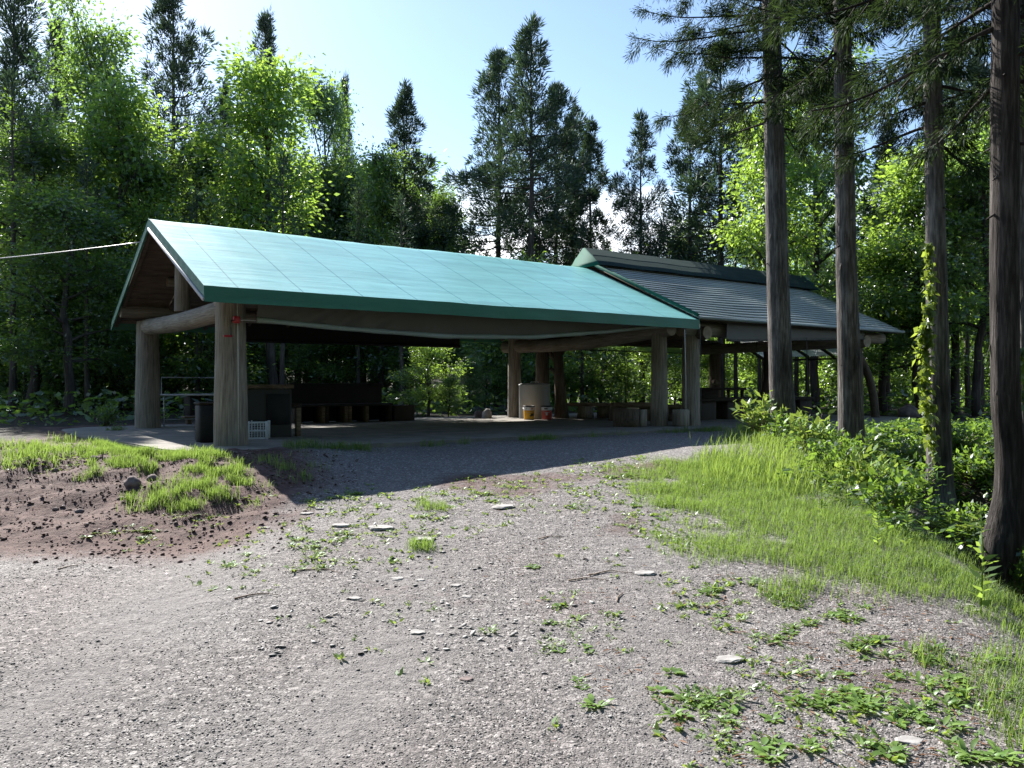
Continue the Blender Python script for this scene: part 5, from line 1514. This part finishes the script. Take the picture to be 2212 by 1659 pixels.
for i, (px, py, w, lab) in enumerate([(285, 1050, 46, 'largest brown rock on the face of the earth mound'), (172, 1108, 24, 'brown rock at the foot of the earth mound'), (205, 990, 20, 'small rock high on the bare mound'), (120, 1020, 18, 'small rock on the left slope of the mound'), (330, 1035, 26, 'brown rock between grass tufts on the mound'), (262, 1080, 22, 'low brown rock below the largest one on the mound'), (120, 1100, 14, 'pebble sized rock at the lower left of the mound')]):
    p = hit(px, py)[0]; rw = w / F * p[1] * .5
    rock("rock", lab, p[0], p[1], p[2] - rw * .3, rw, rw * .7, M_rock, 950 + i, 'rocks on the mound')
for i, (px, py, L, az, lab) in enumerate([(218, 530, 0, 0, '')][1:] + [(150, 1226, .17, .9, 'curved pale twig lying in the left gravel'), (690, 1238, .42, -.1, 'long thin twig across the left weeds'), (560, 1290, .3, .25, 'thin twig in the gravel left of centre'), (1320, 1240, .35, .1, 'brown twig right of the long white stone'), (1270, 1255, .3, .0, 'straight twig at the centre right of the gravel'), (1190, 1165, .25, .3, 'reddish twig above the centre of the gravel'), (1700, 1395, .25, -.1, 'thin twig in the weeds at the right'), (1340, 1290, .2, 1.2, 'short twig leaning by a weed right of centre')]):
    p = hit(px, py)[0]; d = np.array([math.cos(az), math.sin(az)]) * L / 2
    q = [(p[0] + d[0] * u + .03 * L * math.sin(u * 4 + i), p[1] + d[1] * u + .12 * L * math.cos(u * 2.6), 0) for u in np.linspace(-1, 1, 9)]
    q = [(a, b, hz(a, b) + .008) for a, b, c in q]
    tag(MB().tube(q, np.linspace(.006, .0025, 9), 6).build("twig", M_twig, None, smooth=True), lab, 'twig', 'twigs on the gravel')

def sprigs():
    r = np.random.default_rng(91); PS = []
    for poly, dens in [([(1250, 985), (1480, 985), (1540, 1150), (1700, 1260), (1960, 1320), (2200, 1430), (2200, 1659), (1300, 1659), (1330, 1450), (1560, 1400), (1420, 1220), (1290, 1080)], 95), ([(440, 1240), (560, 1140), (700, 1060), (1250, 1020), (1300, 1100), (1000, 1160), (760, 1260), (560, 1280)], 60), ([(180, 1185), (560, 1065), (620, 1090), (420, 1160), (250, 1200)], 70), ([(700, 1200), (1400, 1200), (1400, 1500), (1000, 1500), (700, 1380)], 14), ([(-40, 1000), (150, 960), (180, 990), (40, 1040)], 120)]:
        PS.append(fill(poly, dens, int(dens) + 7, .3, .34, 1.3))
    P = np.concatenate(PS); n = len(P); k = 6
    idx = np.repeat(np.arange(n), k); m = len(idx); a = r.uniform(0, 6.28, m)
    L = (.022 + .035 * r.random(n))[idx] * r.uniform(.7, 1.2, m)
    off = r.normal(0, .018, (m, 3)) * [1, 1, 0]
    V, f = leaves(P[idx] + off, np.stack([np.cos(a), np.sin(a), r.uniform(.1, 1.1, m)], 1), L, L * .42, 92, flat=1.6)
    tag(MB().add(V, f).build("small_weeds", M_weed, None), 'tiny weed sprigs thinning out from the verge into the gravel', 'weeds', kind='stuff')
sprigs()

def litter():
    r = np.random.default_rng(97)
    P = np.concatenate([fill([(1500, 1180), (1700, 1260), (1960, 1320), (2212, 1440), (2212, 1659), (1500, 1659), (1350, 1400)], 190, 98, .3, .36, 1.1), fill([(-40, 1010), (260, 990), (420, 1110), (100, 1150), (-40, 1110)], 60, 99, .3, .3, 1.1), fill([(700, 1080), (1400, 1050), (1400, 1330), (900, 1350)], 24, 100, .3, .3, 1.1)])
    n = len(P); a = r.uniform(0, 6.28, n); L = r.uniform(.02, .075, n)
    V, f = leaves(P + [0, 0, .006], np.stack([np.cos(a), np.sin(a), r.uniform(-.02, .12, n)], 1), L, r.uniform(.004, .014, n), 101, flat=2.5)
    tag(MB().add(V, f).build("leaf_litter", M_dead, None), 'brown dead needles and leaf scraps lying over the gravel and verge', 'litter', kind='stuff')
litter()
